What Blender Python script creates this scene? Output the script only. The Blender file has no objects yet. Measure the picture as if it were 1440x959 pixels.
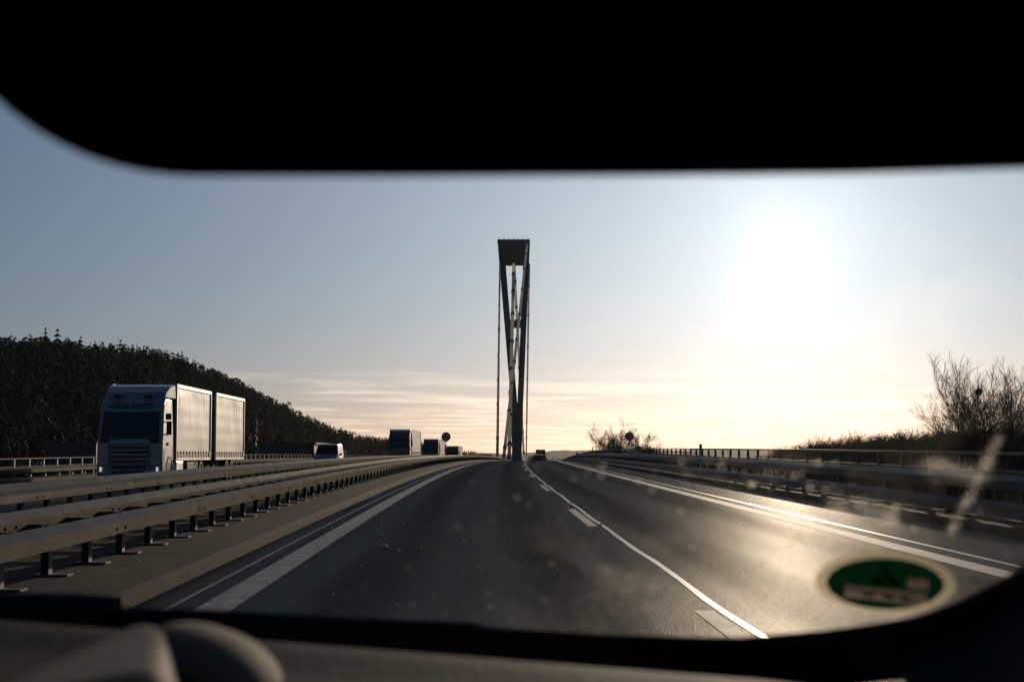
import bpy, bmesh, math, random
import numpy as np
from mathutils import Vector, Matrix
random.seed(7)
RNG = np.random.RandomState(11)
rad = math.radians
S = bpy.context.scene
COL = S.collection

# ------------------------------------------------------------------ camera, sky, sun, exposure
EYE = Vector((0.0, 0.0, 1.24))
PITCH = rad(4.17)
cd = bpy.data.cameras.new('camera')
cd.sensor_width = 36.0
cd.lens = 55.0
cd.clip_start = 0.01
cd.clip_end = 30000
cd.dof.use_dof = True
cd.dof.focus_distance = 90.0
cd.dof.aperture_fstop = 10.0
cam = bpy.data.objects.new('camera', cd)
cam.location = EYE
cam.rotation_euler = (math.pi / 2 + PITCH, 0, 0)
COL.objects.link(cam)
S.camera = cam

SUN_EL, SUN_AZ = rad(7.32), rad(10.07)
SUN_DIR = Vector((math.sin(SUN_AZ) * math.cos(SUN_EL), math.cos(SUN_AZ) * math.cos(SUN_EL), math.sin(SUN_EL)))
W = bpy.data.worlds.new('World')
S.world = W
W.use_nodes = True
nt = W.node_tree
nt.nodes.clear()


def N(tree, typ, **kw):
    n = tree.nodes.new(typ)
    for k, v in kw.items():
        if k.startswith('i_'):
            n.inputs[k[2:]].default_value = v
        else:
            setattr(n, k, v)
    return n


def math_node(tree, op, a, b=None, c=None, clamp=False):
    n = tree.nodes.new('ShaderNodeMath')
    n.operation = op
    n.use_clamp = clamp
    for i, v in enumerate((a, b, c)):
        if v is None:
            continue
        if isinstance(v, (int, float)):
            n.inputs[i].default_value = v
        else:
            tree.links.new(v, n.inputs[i])
    return n.outputs[0]


def mixrgb(tree, fac, a, b, blend='MIX'):
    n = tree.nodes.new('ShaderNodeMix')
    n.data_type = 'RGBA'
    n.blend_type = blend
    n.clamp_factor = True
    for idx, v in ((0, fac), (6, a), (7, b)):
        if isinstance(v, (int, float)):
            n.inputs[idx].default_value = v
        elif isinstance(v, tuple):
            n.inputs[idx].default_value = v
        else:
            tree.links.new(v, n.inputs[idx])
    return n.outputs[2]


sky = N(nt, 'ShaderNodeTexSky', sky_type='NISHITA', sun_disc=False, sun_elevation=SUN_EL, sun_rotation=SUN_AZ,
        altitude=300.0, air_density=1.0, dust_density=0.5, ozone_density=2.5)
geo = N(nt, 'ShaderNodeNewGeometry')
tc = N(nt, 'ShaderNodeTexCoord')
sep = N(nt, 'ShaderNodeSeparateXYZ')
nt.links.new(tc.outputs['Generated'], sep.inputs[0])
# high thin cloud: a flat layer seen edge-on near the horizon (direction divided by its height)
zc = math_node(nt, 'MAXIMUM', sep.outputs['Z'], 0.0)
zz = math_node(nt, 'ADD', zc, 0.018)
cx_ = math_node(nt, 'DIVIDE', sep.outputs['X'], zz)
cy_ = math_node(nt, 'DIVIDE', sep.outputs['Y'], zz)
comb = N(nt, 'ShaderNodeCombineXYZ')
nt.links.new(cx_, comb.inputs[0])
nt.links.new(cy_, comb.inputs[1])
mapn = N(nt, 'ShaderNodeMapping')
mapn.inputs['Scale'].default_value = (0.62, 0.80, 1)
mapn.inputs['Location'].default_value = (3.1, 1.7, 0)
nt.links.new(comb.outputs[0], mapn.inputs[0])
cn = N(nt, 'ShaderNodeTexNoise')
cn.inputs['Scale'].default_value = 0.85
cn.inputs['Detail'].default_value = 7
cn.inputs['Roughness'].default_value = 0.62
cn.inputs['Distortion'].default_value = 0.5
nt.links.new(mapn.outputs[0], cn.inputs['Vector'])
ramp = N(nt, 'ShaderNodeMapRange')
ramp.interpolation_type = 'SMOOTHSTEP'
ramp.inputs['From Min'].default_value = 0.42
ramp.inputs['From Max'].default_value = 0.66
nt.links.new(cn.outputs['Fac'], ramp.inputs['Value'])
# the cloud field lies far off: it thins out overhead
fade = N(nt, 'ShaderNodeMapRange')
fade.interpolation_type = 'SMOOTHSTEP'
fade.inputs['From Min'].default_value = 0.030
fade.inputs['From Max'].default_value = 0.062
fade.inputs['To Min'].default_value = 1.0
fade.inputs['To Max'].default_value = 0.0
nt.links.new(sep.outputs['Z'], fade.inputs['Value'])
cloud = math_node(nt, 'MULTIPLY', ramp.outputs[0], fade.outputs[0])
cloud = math_node(nt, 'MULTIPLY', cloud, 1.0)
# the bright aureole of thin haze round the sun
dot = N(nt, 'ShaderNodeVectorMath', operation='DOT_PRODUCT')
nt.links.new(tc.outputs['Generated'], dot.inputs[0])
dot.inputs[1].default_value = SUN_DIR
dp = math_node(nt, 'MAXIMUM', dot.outputs['Value'], 0.0)
th = math_node(nt, 'ARCCOSINE', math_node(nt, 'MINIMUM', dp, 1.0))
a1 = math_node(nt, 'MULTIPLY', math_node(nt, 'EXPONENT', math_node(nt, 'MULTIPLY', th, -1 / 0.27)), 16.0)
a2 = math_node(nt, 'MULTIPLY', math_node(nt, 'EXPONENT', math_node(nt, 'MULTIPLY', th, -1 / 0.040)), 9.5)
a4 = math_node(nt, 'MULTIPLY', math_node(nt, 'POWER', dp, 30000.0), 150.0)
aur = math_node(nt, 'ADD', math_node(nt, 'ADD', a1, a2), a4)
acol = N(nt, 'ShaderNodeVectorMath', operation='SCALE')
acol.inputs[0].default_value = (0.92, 0.98, 1.06)
nt.links.new(aur, acol.inputs['Scale'])
hs = N(nt, 'ShaderNodeHueSaturation')
hs.inputs['Saturation'].default_value = 1.0
hs.inputs['Value'].default_value = 0.78
nt.links.new(sky.outputs[0], hs.inputs['Color'])
zt = N(nt, 'ShaderNodeMapRange')
zt.interpolation_type = 'SMOOTHSTEP'
zt.inputs['From Min'].default_value = 0.0
zt.inputs['From Max'].default_value = 0.14
nt.links.new(sep.outputs['Z'], zt.inputs['Value'])
tcol = mixrgb(nt, zt.outputs[0], (0.97, 0.95, 1.52, 1), (0.80, 0.98, 1.36, 1))
tint = mixrgb(nt, 1.0, hs.outputs[0], tcol, 'MULTIPLY')
skyc = tint
ccol = N(nt, 'ShaderNodeVectorMath', operation='SCALE')
ccol.inputs[0].default_value = (11.5, 8.6, 5.6)
nt.links.new(cloud, ccol.inputs['Scale'])
addn = N(nt, 'ShaderNodeVectorMath', operation='ADD')
nt.links.new(skyc, addn.inputs[0])
nt.links.new(acol.outputs[0], addn.inputs[1])
bg = N(nt, 'ShaderNodeBackground')
bg.inputs['Strength'].default_value = 0.1
addc = N(nt, 'ShaderNodeVectorMath', operation='ADD')
nt.links.new(addn.outputs[0], addc.inputs[0])
nt.links.new(ccol.outputs[0], addc.inputs[1])
nt.links.new(addc.outputs[0], bg.inputs['Color'])
wo = N(nt, 'ShaderNodeOutputWorld')
nt.links.new(bg.outputs[0], wo.inputs['Surface'])

sl = bpy.data.lights.new('sun', 'SUN')
sl.energy = 5.0
sl.angle = rad(0.5)
sl.color = (1.0, 0.80, 0.58)
sun = bpy.data.objects.new('sun', sl)
sun.rotation_euler = (-SUN_DIR).to_track_quat('-Z', 'Y').to_euler()
sun.location = SUN_DIR * 60
COL.objects.link(sun)

S.view_settings.view_transform = 'Standard'
S.view_settings.look = 'None'
S.view_settings.gamma = 1.0
S.view_settings.use_curve_mapping = False
S.view_settings.exposure = -1.38
S.render.engine = 'CYCLES'
S.cycles.use_denoising = True
S.cycles.max_bounces = 6
S.cycles.transparent_max_bounces = 12
S.cycles.volume_bounces = 0
S.cycles.sample_clamp_indirect = 4.0
S.cycles.caustics_reflective = False
S.cycles.caustics_refractive = False


# ------------------------------------------------------------------ materials
def principled(name, col, rough=0.6, metal=0.0, var=0.0, scale=3.0, bump=0.0, bscale=None, coat=0.0, spec=0.5,
               col2=None, stretch=(1, 1, 1), coord='Object', trans=None):
    m = bpy.data.materials.new(name)
    m.use_nodes = True
    t = m.node_tree
    b = t.nodes['Principled BSDF']
    b.inputs['Base Color'].default_value = (*col, 1)
    b.inputs['Roughness'].default_value = rough
    b.inputs['Metallic'].default_value = metal
    b.inputs['Specular IOR Level'].default_value = spec
    b.inputs['Coat Weight'].default_value = coat
    if var or bump:
        c = N(t, 'ShaderNodeTexCoord')
        mp = N(t, 'ShaderNodeMapping')
        mp.inputs['Scale'].default_value = stretch
        t.links.new(c.outputs[coord], mp.inputs[0])
    if var:
        n = N(t, 'ShaderNodeTexNoise')
        n.inputs['Scale'].default_value = scale
        n.inputs['Detail'].default_value = 6
        n.inputs['Roughness'].default_value = 0.65
        t.links.new(mp.outputs[0], n.inputs['Vector'])
        r = N(t, 'ShaderNodeMapRange')
        r.inputs['From Min'].default_value = 0.3
        r.inputs['From Max'].default_value = 0.7
        t.links.new(n.outputs['Fac'], r.inputs['Value'])
        dark = col2 or tuple(c_ * (1 - var) for c_ in col)
        o = mixrgb(t, r.outputs[0], (*dark, 1), (*[min(1, c_ * (1 + var * 0.5)) for c_ in col], 1))
        t.links.new(o, b.inputs['Base Color'])
        rr = math_node(t, 'MULTIPLY_ADD', n.outputs['Fac'], 0.25, rough - 0.12)
        t.links.new(rr, b.inputs['Roughness'])
    if bump:
        n2 = N(t, 'ShaderNodeTexNoise')
        n2.inputs['Scale'].default_value = bscale or scale * 4
        n2.inputs['Detail'].default_value = 4
        t.links.new(mp.outputs[0], n2.inputs['Vector'])
        bp = N(t, 'ShaderNodeBump')
        bp.inputs['Strength'].default_value = bump
        bp.inputs['Distance'].default_value = 0.02
        t.links.new(n2.outputs['Fac'], bp.inputs['Height'])
        t.links.new(bp.outputs[0], b.inputs['Normal'])
    return m


def translucent(name, col, fac=0.5):
    m = bpy.data.materials.new(name)
    m.use_nodes = True
    t = m.node_tree
    b = t.nodes['Principled BSDF']
    b.inputs['Base Color'].default_value = (*col, 1)
    b.inputs['Roughness'].default_value = 0.6
    tr = N(t, 'ShaderNodeBsdfTranslucent')
    tr.inputs['Color'].default_value = (*col, 1)
    mx = N(t, 'ShaderNodeMixShader')
    mx.inputs[0].default_value = fac
    t.links.new(b.outputs[0], mx.inputs[1])
    t.links.new(tr.outputs[0], mx.inputs[2])
    t.links.new(mx.outputs[0], t.nodes['Material Output'].inputs['Surface'])
    return m


def emitter(name, col, strength):
    m = bpy.data.materials.new(name)
    m.use_nodes = True
    t = m.node_tree
    b = t.nodes['Principled BSDF']
    b.inputs['Base Color'].default_value = (0.8, 0.8, 0.8, 1)
    b.inputs['Emission Color'].default_value = (*col, 1)
    b.inputs['Emission Strength'].default_value = strength
    return m


def asphalt(name, base, patch, tracks):
    """UV = (metres across, metres along). Worn wheel tracks, aggregate grain, patches."""
    m = bpy.data.materials.new(name)
    m.use_nodes = True
    t = m.node_tree
    b = t.nodes['Principled BSDF']
    uv = N(t, 'ShaderNodeUVMap')
    s = N(t, 'ShaderNodeSeparateXYZ')
    t.links.new(uv.outputs[0], s.inputs[0])
    mp = N(t, 'ShaderNodeMapping')
    mp.inputs['Scale'].default_value = (1.3, 0.05, 1)
    t.links.new(uv.outputs[0], mp.inputs[0])
    n1 = N(t, 'ShaderNodeTexNoise')
    n1.inputs['Scale'].default_value = 1.6
    n1.inputs['Detail'].default_value = 5
    t.links.new(mp.outputs[0], n1.inputs['Vector'])
    n2 = N(t, 'ShaderNodeTexNoise')
    n2.inputs['Scale'].default_value = 22.0
    n2.inputs['Detail'].default_value = 5
    n2.inputs['Roughness'].default_value = 0.8
    t.links.new(uv.outputs[0], n2.inputs['Vector'])
    n3 = N(t, 'ShaderNodeTexNoise')
    n3.inputs['Scale'].default_value = 0.35
    n3.inputs['Detail'].default_value = 4
    t.links.new(uv.outputs[0], n3.inputs['Vector'])
    # polished wheel tracks
    tr = None
    for x0 in tracks:
        d = math_node(t, 'ABSOLUTE', math_node(t, 'SUBTRACT', s.outputs[0], x0))
        g = N(t, 'ShaderNodeMapRange')
        g.interpolation_type = 'SMOOTHSTEP'
        g.inputs['From Min'].default_value = 0.12
        g.inputs['From Max'].default_value = 0.55
        g.inputs['To Min'].default_value = 1.0
        g.inputs['To Max'].default_value = 0.0
        t.links.new(d, g.inputs['Value'])
        tr = g.outputs[0] if tr is None else math_node(t, 'MAXIMUM', tr, g.outputs[0])
    f = math_node(t, 'MULTIPLY_ADD', n1.outputs['Fac'], 0.7, math_node(t, 'MULTIPLY', n3.outputs['Fac'], 0.5))
    f = math_node(t, 'SUBTRACT', f, 0.22, clamp=True)
    c = mixrgb(t, f, (*base, 1), (*patch, 1))
    c = mixrgb(t, math_node(t, 'MULTIPLY', tr, 0.35), c, tuple(v * 0.55 for v in base) + (1,))
    c = mixrgb(t, 0.95, c, n2.outputs['Fac'], 'OVERLAY')
    t.links.new(c, b.inputs['Base Color'])
    r = math_node(t, 'MULTIPLY_ADD', n2.outputs['Fac'], 0.30, 0.46)
    r = math_node(t, 'MULTIPLY_ADD', n1.outputs['Fac'], 0.14, r)
    t.links.new(r, b.inputs['Roughness'])
    b.inputs['Specular IOR Level'].default_value = 0.0
    gl = N(t, 'ShaderNodeBsdfGlossy')
    gl.inputs['Color'].default_value = (0.95, 0.93, 0.9, 1)
    gl.inputs['Roughness'].default_value = 0.42
    mxs = N(t, 'ShaderNodeMixShader')
    gf = math_node(t, 'MULTIPLY_ADD', n2.outputs['Fac'], 0.16, -0.035)
    gf = math_node(t, 'MULTIPLY_ADD', n1.outputs['Fac'], 0.05, gf)
    gf = math_node(t, 'MULTIPLY_ADD', tr, -0.025, gf, clamp=True)
    t.links.new(gf, mxs.inputs[0])
    t.links.new(b.outputs[0], mxs.inputs[1])
    t.links.new(gl.outputs[0], mxs.inputs[2])
    t.links.new(mxs.outputs[0], t.nodes['Material Output'].inputs['Surface'])
    vo = N(t, 'ShaderNodeTexVoronoi')
    vo.inputs['Scale'].default_value = 75.0
    t.links.new(uv.outputs[0], vo.inputs['Vector'])
    bp = N(t, 'ShaderNodeBump')
    bp.inputs['Strength'].default_value = 0.55
    bp.inputs['Distance'].default_value = 0.006
    t.links.new(vo.outputs['Distance'], bp.inputs['Height'])
    t.links.new(bp.outputs[0], b.inputs['Normal'])
    t.links.new(bp.outputs[0], gl.inputs['Normal'])
    return m


M = {}
M['road'] = asphalt('asphalt', (0.020, 0.0195, 0.0195), (0.046, 0.043, 0.040), (-0.95, 0.75, 2.5, 4.2))
M['road_far'] = asphalt('asphalt_oncoming', (0.030, 0.028, 0.027), (0.06, 0.056, 0.052), (-8.5, -10.3, -12.4, -14.2))
M['paint'] = principled('worn_road_paint', (0.34, 0.33, 0.325), 0.66, spec=0.27, var=0.45, scale=5, bump=0.2, bscale=80)
M['seam'] = principled('sealed_joint', (0.35, 0.32, 0.29), 0.38, var=0.3, scale=3)
M['joint'] = principled('dark_joint', (0.02, 0.02, 0.02), 0.5)
M['kerb'] = principled('weathered_concrete', (0.095, 0.073, 0.054), 0.9, spec=0.08, var=0.5, scale=1.6, bump=0.4, bscale=24)
M['concrete'] = principled('deck_concrete', (0.26, 0.24, 0.21), 0.85, var=0.3, scale=0.8, bump=0.3, bscale=12)
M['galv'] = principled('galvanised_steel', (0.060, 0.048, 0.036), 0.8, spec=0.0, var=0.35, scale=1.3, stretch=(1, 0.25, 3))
_t = M['galv'].node_tree
_g = N(_t, 'ShaderNodeBsdfGlossy')
_g.inputs['Color'].default_value = (0.92, 0.86, 0.78, 1)
_g.inputs['Roughness'].default_value = 0.33
_n = N(_t, 'ShaderNodeTexNoise')
_n.inputs['Scale'].default_value = 2.2
_n.inputs['Detail'].default_value = 6
_c = N(_t, 'ShaderNodeTexCoord')
_t.links.new(_c.outputs['Object'], _n.inputs['Vector'])
_x = N(_t, 'ShaderNodeMixShader')
_t.links.new(math_node(_t, 'MULTIPLY_ADD', _n.outputs['Fac'], 0.10, 0.07), _x.inputs[0])
_t.links.new(_t.nodes['Principled BSDF'].outputs[0], _x.inputs[1])
_t.links.new(_g.outputs[0], _x.inputs[2])
_t.links.new(_x.outputs[0], _t.nodes['Material Output'].inputs['Surface'])
M['steel_dark'] = principled('shade_dark_steel', (0.045, 0.043, 0.041), 0.6, metal=0.2, var=0.3, scale=2)  # darker steel: the shade on the right-hand rails is put into the colour
M['galv_dark'] = principled('dull_galvanised_steel', (0.22, 0.22, 0.22), 0.55, metal=0.5, var=0.3, scale=4)
M['soil'] = principled('winter_grass_soil', (0.055, 0.05, 0.028), 0.95, var=0.5, scale=0.06, bump=0.5, bscale=0.8)
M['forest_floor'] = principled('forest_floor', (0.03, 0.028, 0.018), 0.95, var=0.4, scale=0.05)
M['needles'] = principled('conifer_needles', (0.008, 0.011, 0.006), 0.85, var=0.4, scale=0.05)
M['bark'] = principled('bare_bark', (0.075, 0.058, 0.043), 0.9, var=0.4, scale=2)
M['twigs'] = principled('bare_twigs', (0.06, 0.045, 0.033), 0.9, var=0.3, scale=0.6)
M['leaf'] = principled('evergreen_leaves', (0.035, 0.05, 0.02), 0.8)
M['hill'] = principled('far_hills', (0.05, 0.055, 0.045), 0.95, var=0.4, scale=0.004)
M['pylon'] = principled('painted_steel', (0.105, 0.10, 0.10), 0.55, var=0.25, scale=0.3, stretch=(1, 1, 0.2))
M['cable'] = translucent('white_cable_sheath', (0.95, 0.92, 0.87), 0.92)
M['clamp'] = principled('dark_cable_clamp', (0.03, 0.03, 0.03), 0.5)
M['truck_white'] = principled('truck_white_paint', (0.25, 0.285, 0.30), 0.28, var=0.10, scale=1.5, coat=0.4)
M['truck_dark'] = principled('truck_dark_paint', (0.035, 0.037, 0.042), 0.3, var=0.1, scale=1.5, coat=0.4)
M['truck_grey'] = principled('truck_grey_paint', (0.06, 0.065, 0.07), 0.3, var=0.1, scale=1.5, coat=0.4)
M['curtain'] = principled('truck_curtain', (0.78, 0.75, 0.70), 0.5, var=0.25, scale=1.1, bump=0.5, bscale=1.1, stretch=(1, 1, 0.35))
M['curtain2'] = principled('trailer_curtain', (0.72, 0.69, 0.65), 0.5, var=0.25, scale=1.3, bump=0.5, bscale=2.2, stretch=(1, 1, 0.2))
M['box_front'] = principled('box_front_panel', (0.09, 0.11, 0.125), 0.5, var=0.1)
M['alu'] = principled('aluminium_trim', (0.72, 0.71, 0.68), 0.35, metal=0.7, var=0.15, scale=2)
M['black'] = principled('black_plastic', (0.018, 0.018, 0.019), 0.5, var=0.2, scale=4)
M['chassis'] = principled('chassis_black', (0.03, 0.03, 0.03), 0.7, var=0.3)
M['rubber'] = principled('tyre_rubber', (0.025, 0.025, 0.025), 0.8, var=0.2)
M['glass_dark'] = principled('vehicle_glass', (0.012, 0.015, 0.017), 0.06, spec=0.6)
M['glass_side'] = principled('side_glass', (0.10, 0.13, 0.12), 0.1, spec=0.8)
M['letter'] = principled('dark_lettering', (0.03, 0.035, 0.05), 0.5)
M['lamp_lens'] = principled('lamp_lens', (0.3, 0.32, 0.33), 0.12, spec=0.8)
M['lamp_on'] = emitter('lit_running_lamp', (0.9, 0.95, 1.0), 1.4)
M['tail'] = principled('tail_lamp', (0.25, 0.01, 0.01), 0.25)
M['car_silver'] = principled('silver_car_paint', (0.20, 0.205, 0.21), 0.28, metal=0.3, coat=0.5)
M['car_dark'] = principled('dark_car_paint', (0.03, 0.032, 0.037), 0.25, coat=0.5)
M['sign_white'] = principled('sign_white', (0.42, 0.41, 0.39), 0.5)
M['sign_red'] = principled('sign_red', (0.25, 0.012, 0.012), 0.6)
M['sign_black'] = principled('sign_black', (0.02, 0.02, 0.02), 0.5)
M['sign_back'] = principled('sign_grey_back', (0.1, 0.1, 0.1), 0.5)
M['building'] = principled('corrugated_cladding', (0.032, 0.038, 0.04), 0.6, var=0.2, scale=0.3)
M['building_pale'] = principled('pale_cladding', (0.035, 0.04, 0.042), 0.6, var=0.15, scale=0.3)
M['litter'] = translucent('pale_litter', (0.85, 0.82, 0.75), 0.35)
# car interior
M['visor'] = principled('black_visor_cloth', (0.012, 0.0115, 0.011), 0.95, spec=0.1)
M['liner'] = principled('dark_headliner', (0.03, 0.03, 0.03), 0.95, spec=0.1)
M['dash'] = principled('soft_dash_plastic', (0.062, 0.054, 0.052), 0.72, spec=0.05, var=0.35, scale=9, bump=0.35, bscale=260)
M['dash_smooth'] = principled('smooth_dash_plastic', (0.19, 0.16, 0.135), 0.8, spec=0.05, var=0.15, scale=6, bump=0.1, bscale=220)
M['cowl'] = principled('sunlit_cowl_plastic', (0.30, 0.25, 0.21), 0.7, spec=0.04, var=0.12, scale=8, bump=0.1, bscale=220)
M['pillar_edge'] = principled('pale_pillar_edge', (0.5, 0.44, 0.38), 0.4)
M['frit'] = principled('windscreen_frit', (0.008, 0.008, 0.009), 0.45)
M['trim'] = principled('dark_trim', (0.028, 0.028, 0.032), 0.5, var=0.2, scale=6)
M['pillar'] = principled('pillar_trim', (0.10, 0.095, 0.09), 0.45, var=0.15, scale=6)
M['badge_green'] = translucent('badge_green', (0.004, 0.042, 0.017), 0.6)
M['badge_plate'] = translucent('badge_field', (0.24, 0.165, 0.135), 0.6)
M['badge_ink'] = principled('badge_ink', (0.01, 0.01, 0.01), 0.6)
def frosted(name, col, rough, ior):
    m_ = bpy.data.materials.new(name)
    m_.use_nodes = True
    t_ = m_.node_tree
    t_.nodes.clear()
    g_ = N(t_, 'ShaderNodeBsdfRefraction')
    g_.inputs['Color'].default_value = (*col, 1)
    g_.inputs['Roughness'].default_value = rough
    g_.inputs['IOR'].default_value = ior
    d_ = N(t_, 'ShaderNodeBsdfDiffuse')
    d_.inputs['Color'].default_value = (*col, 1)
    x_ = N(t_, 'ShaderNodeMixShader')
    x_.inputs[0].default_value = 0.25
    o_ = N(t_, 'ShaderNodeOutputMaterial')
    t_.links.new(g_.outputs[0], x_.inputs[1])
    t_.links.new(d_.outputs[0], x_.inputs[2])
    t_.links.new(x_.outputs[0], o_.inputs['Surface'])
    return m_


M['speck'] = frosted('dried_water_spots', (0.95, 0.9, 0.84), 0.55, 1.15)
M['badge_ring'] = frosted('badge_backing', (1.0, 0.88, 0.70), 0.62, 1.12)
M['car_own'] = principled('own_car_paint', (0.02, 0.022, 0.026), 0.3, coat=0.4)
DUST_BASE, DUST_PATCH, BADGE_R = 1.5, 20.0, 0.0365
m = bpy.data.materials.new('clear_glass')
m.use_nodes = True
m.node_tree.nodes.clear()
tb = N(m.node_tree, 'ShaderNodeBsdfTransparent')
tb.inputs['Color'].default_value = (0.95, 0.955, 0.95, 1)
mo = N(m.node_tree, 'ShaderNodeOutputMaterial')
m.node_tree.links.new(tb.outputs[0], mo.inputs['Surface'])
M['glass'] = m


# ------------------------------------------------------------------ object helpers
def tag(o, label=None, cat=None, group=None, kind=None):
    for k, v in (('label', label), ('category', cat), ('group', group), ('kind', kind)):
        if v:
            o[k] = v
    return o


def thing(name, loc, label, cat, group=None, rz=0.0, kind=None):
    o = bpy.data.objects.new(name, None)
    o.empty_display_size = 0.2
    o.location = loc
    o.rotation_euler = (0, 0, rz)
    COL.objects.link(o)
    return tag(o, label, cat, group, kind)


def root_of(o):
    while o.parent is not None:
        o = o.parent
    return o


class MB:
    def __init__(self):
        self.v, self.f, self.mi, self.uv, self.cur = [], [], [], None, 0

    def add(self, vs, fs):
        b = len(self.v)
        self.v += [tuple(p) for p in vs]
        for f in fs:
            self.f.append([i + b for i in f])
            self.mi.append(self.cur)
        return self

    def box(self, c, s, R=None):
        x, y, z = (k / 2 for k in s)
        vs = [Vector(p) for p in ((-x, -y, -z), (x, -y, -z), (x, y, -z), (-x, y, -z), (-x, -y, z), (x, -y, z), (x, y, z), (-x, y, z))]
        if R is not None:
            vs = [R @ p for p in vs]
        return self.add([p + Vector(c) for p in vs], [(3, 2, 1, 0), (4, 5, 6, 7), (0, 1, 5, 4), (1, 2, 6, 5), (2, 3, 7, 6), (3, 0, 4, 7)])

    def tube(self, pts, radii, seg=6, cap=True):
        pts = [Vector(p) for p in pts]
        if not hasattr(radii, '__len__'):
            radii = [radii] * len(pts)
        vs, fs = [], []
        ref = None
        for i, p in enumerate(pts):
            t = (pts[min(i + 1, len(pts) - 1)] - pts[max(i - 1, 0)]).normalized()
            if ref is None:
                ref = t.orthogonal().normalized()
            u = (ref - t * ref.dot(t))
            u = u.normalized() if u.length > 1e-6 else t.orthogonal().normalized()
            ref = u
            w = t.cross(u)
            for k in range(seg):
                a = 2 * math.pi * k / seg
                vs.append(p + (u * math.cos(a) + w * math.sin(a)) * radii[i])
        for i in range(len(pts) - 1):
            for k in range(seg):
                k2 = (k + 1) % seg
                fs.append((i * seg + k, i * seg + k2, (i + 1) * seg + k2, (i + 1) * seg + k))
        if cap:
            fs.append(tuple(reversed(range(seg))))
            fs.append(tuple((len(pts) - 1) * seg + k for k in range(seg)))
        return self.add(vs, fs)

    def prism_x(self, poly, x0, x1, taper=None):
        """poly of (y, z), extruded along x; taper(y, z) scales the half width"""
        n = len(poly)
        vs = []
        for xx in (x0, x1):
            for (y, z) in poly:
                k = taper(y, z) if taper else 1.0
                vs.append((xx * k, y, z))
        fs = [tuple(range(n)), tuple(reversed(range(n, 2 * n)))]
        for i in range(n):
            j = (i + 1) % n
            fs.append((i, i + n, j + n, j))
        return self.add(vs, fs)

    def wheel(self, c, r, w, seg=20):
        vs, fs = [], []
        prof = [(-w / 2, r * 0.62), (-w / 2, r * 0.93), (-w / 2 * 0.8, r), (w / 2 * 0.8, r), (w / 2, r * 0.93), (w / 2, r * 0.62)]
        n = len(prof)
        for k in range(seg):
            a = 2 * math.pi * k / seg
            for (x, q) in prof:
                vs.append((c[0] + x, c[1] + q * math.cos(a), c[2] + q * math.sin(a)))
        for k in range(seg):
            k2 = (k + 1) % seg
            for i in range(n):
                j = (i + 1) % n
                fs.append((k * n + i, k * n + j, k2 * n + j, k2 * n + i))
        return self.add(vs, fs)

    def disc_x(self, c, r, w, seg=16):
        self.tube([(c[0] - w / 2, c[1], c[2]), (c[0] + w / 2, c[1], c[2])], r, seg)
        return self

    def build(self, name, mat, parent=None, world=True, bevel=0.0, bseg=2, smooth=False, sub=0, bang=30):
        me = bpy.data.meshes.new(name)
        vs = self.v
        o = bpy.data.objects.new(name, me)
        if parent is not None:
            o.parent = parent
            if world:
                off_ = Vector((0, 0, 0))
                p = parent
                while p is not None:
                    off_ += p.location
                    p = p.parent
                vs = [(a[0] - off_.x, a[1] - off_.y, a[2] - off_.z) for a in vs]
        me.from_pydata(vs, [], self.f)
        mats = mat if isinstance(mat, (list, tuple)) else [mat]
        for q in mats:
            me.materials.append(q)
        if len(mats) > 1:
            me.polygons.foreach_set('material_index', self.mi)
        bm = bmesh.new()
        bm.from_mesh(me)
        bmesh.ops.recalc_face_normals(bm, faces=bm.faces)
        if bevel:
            ed = [e for e in bm.edges if len(e.link_faces) == 2 and e.calc_face_angle(0) > rad(bang)]
            bmesh.ops.bevel(bm, geom=ed, offset=bevel, segments=bseg, profile=0.5, affect='EDGES', clamp_overlap=True)
        bm.to_mesh(me)
        bm.free()
        if smooth:
            me.polygons.foreach_set('use_smooth', [True] * len(me.polygons))
        COL.objects.link(o)
        return o


def np_mesh(name, V, F, mat, parent=None):
    """big mesh from numpy arrays: V n x 3, F m x k"""
    me = bpy.data.meshes.new(name)
    me.vertices.add(len(V))
    me.vertices.foreach_set('co', np.asarray(V, dtype=np.float32).ravel())
    k = F.shape[1]
    me.loops.add(F.size)
    me.loops.foreach_set('vertex_index', F.astype(np.int32).ravel())
    me.polygons.add(len(F))
    me.polygons.foreach_set('loop_start', np.arange(0, F.size, k, dtype=np.int32))
    me.update(calc_edges=True)
    me.materials.append(mat)
    o = bpy.data.objects.new(name, me)
    if parent is not None:
        o.parent = parent
    COL.objects.link(o)
    return o


# ------------------------------------------------------------------ the road's line: gentle right bend over a crest
K = 1.36e-4


def off(d):
    if d <= 0:
        return -0.0227 * d
    if d <= 150:
        return -0.0227 * d + K * d * d
    return -0.0227 * d + K * 22500 + K * 300 * (d - 150)


def prof(d):
    if d <= -20:
        return 0.0091 * d - 0.013
    if d <= 300:
        return 0.0091 * d - d * d / 30800.0
    return prof(300) - 0.01038 * (d - 300)


def cross(X):
    if X > -7.5:
        return 0.0
    return -0.15 - 0.037 * (-X - 7.5)


def R(d, X, h=0.0):
    return Vector((off(d) + X, d, prof(d) + cross(X) + h))


def tangent(d):
    return math.atan2((off(d + 1) - off(d - 1)) / 2.0, 1.0)      # bend to the right is positive


DL = [-10, -4, 0, 3] + list(range(6, 60, 3)) + list(range(60, 200, 6)) + list(range(200, 330, 10)) + list(range(340, 900, 40))


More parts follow.
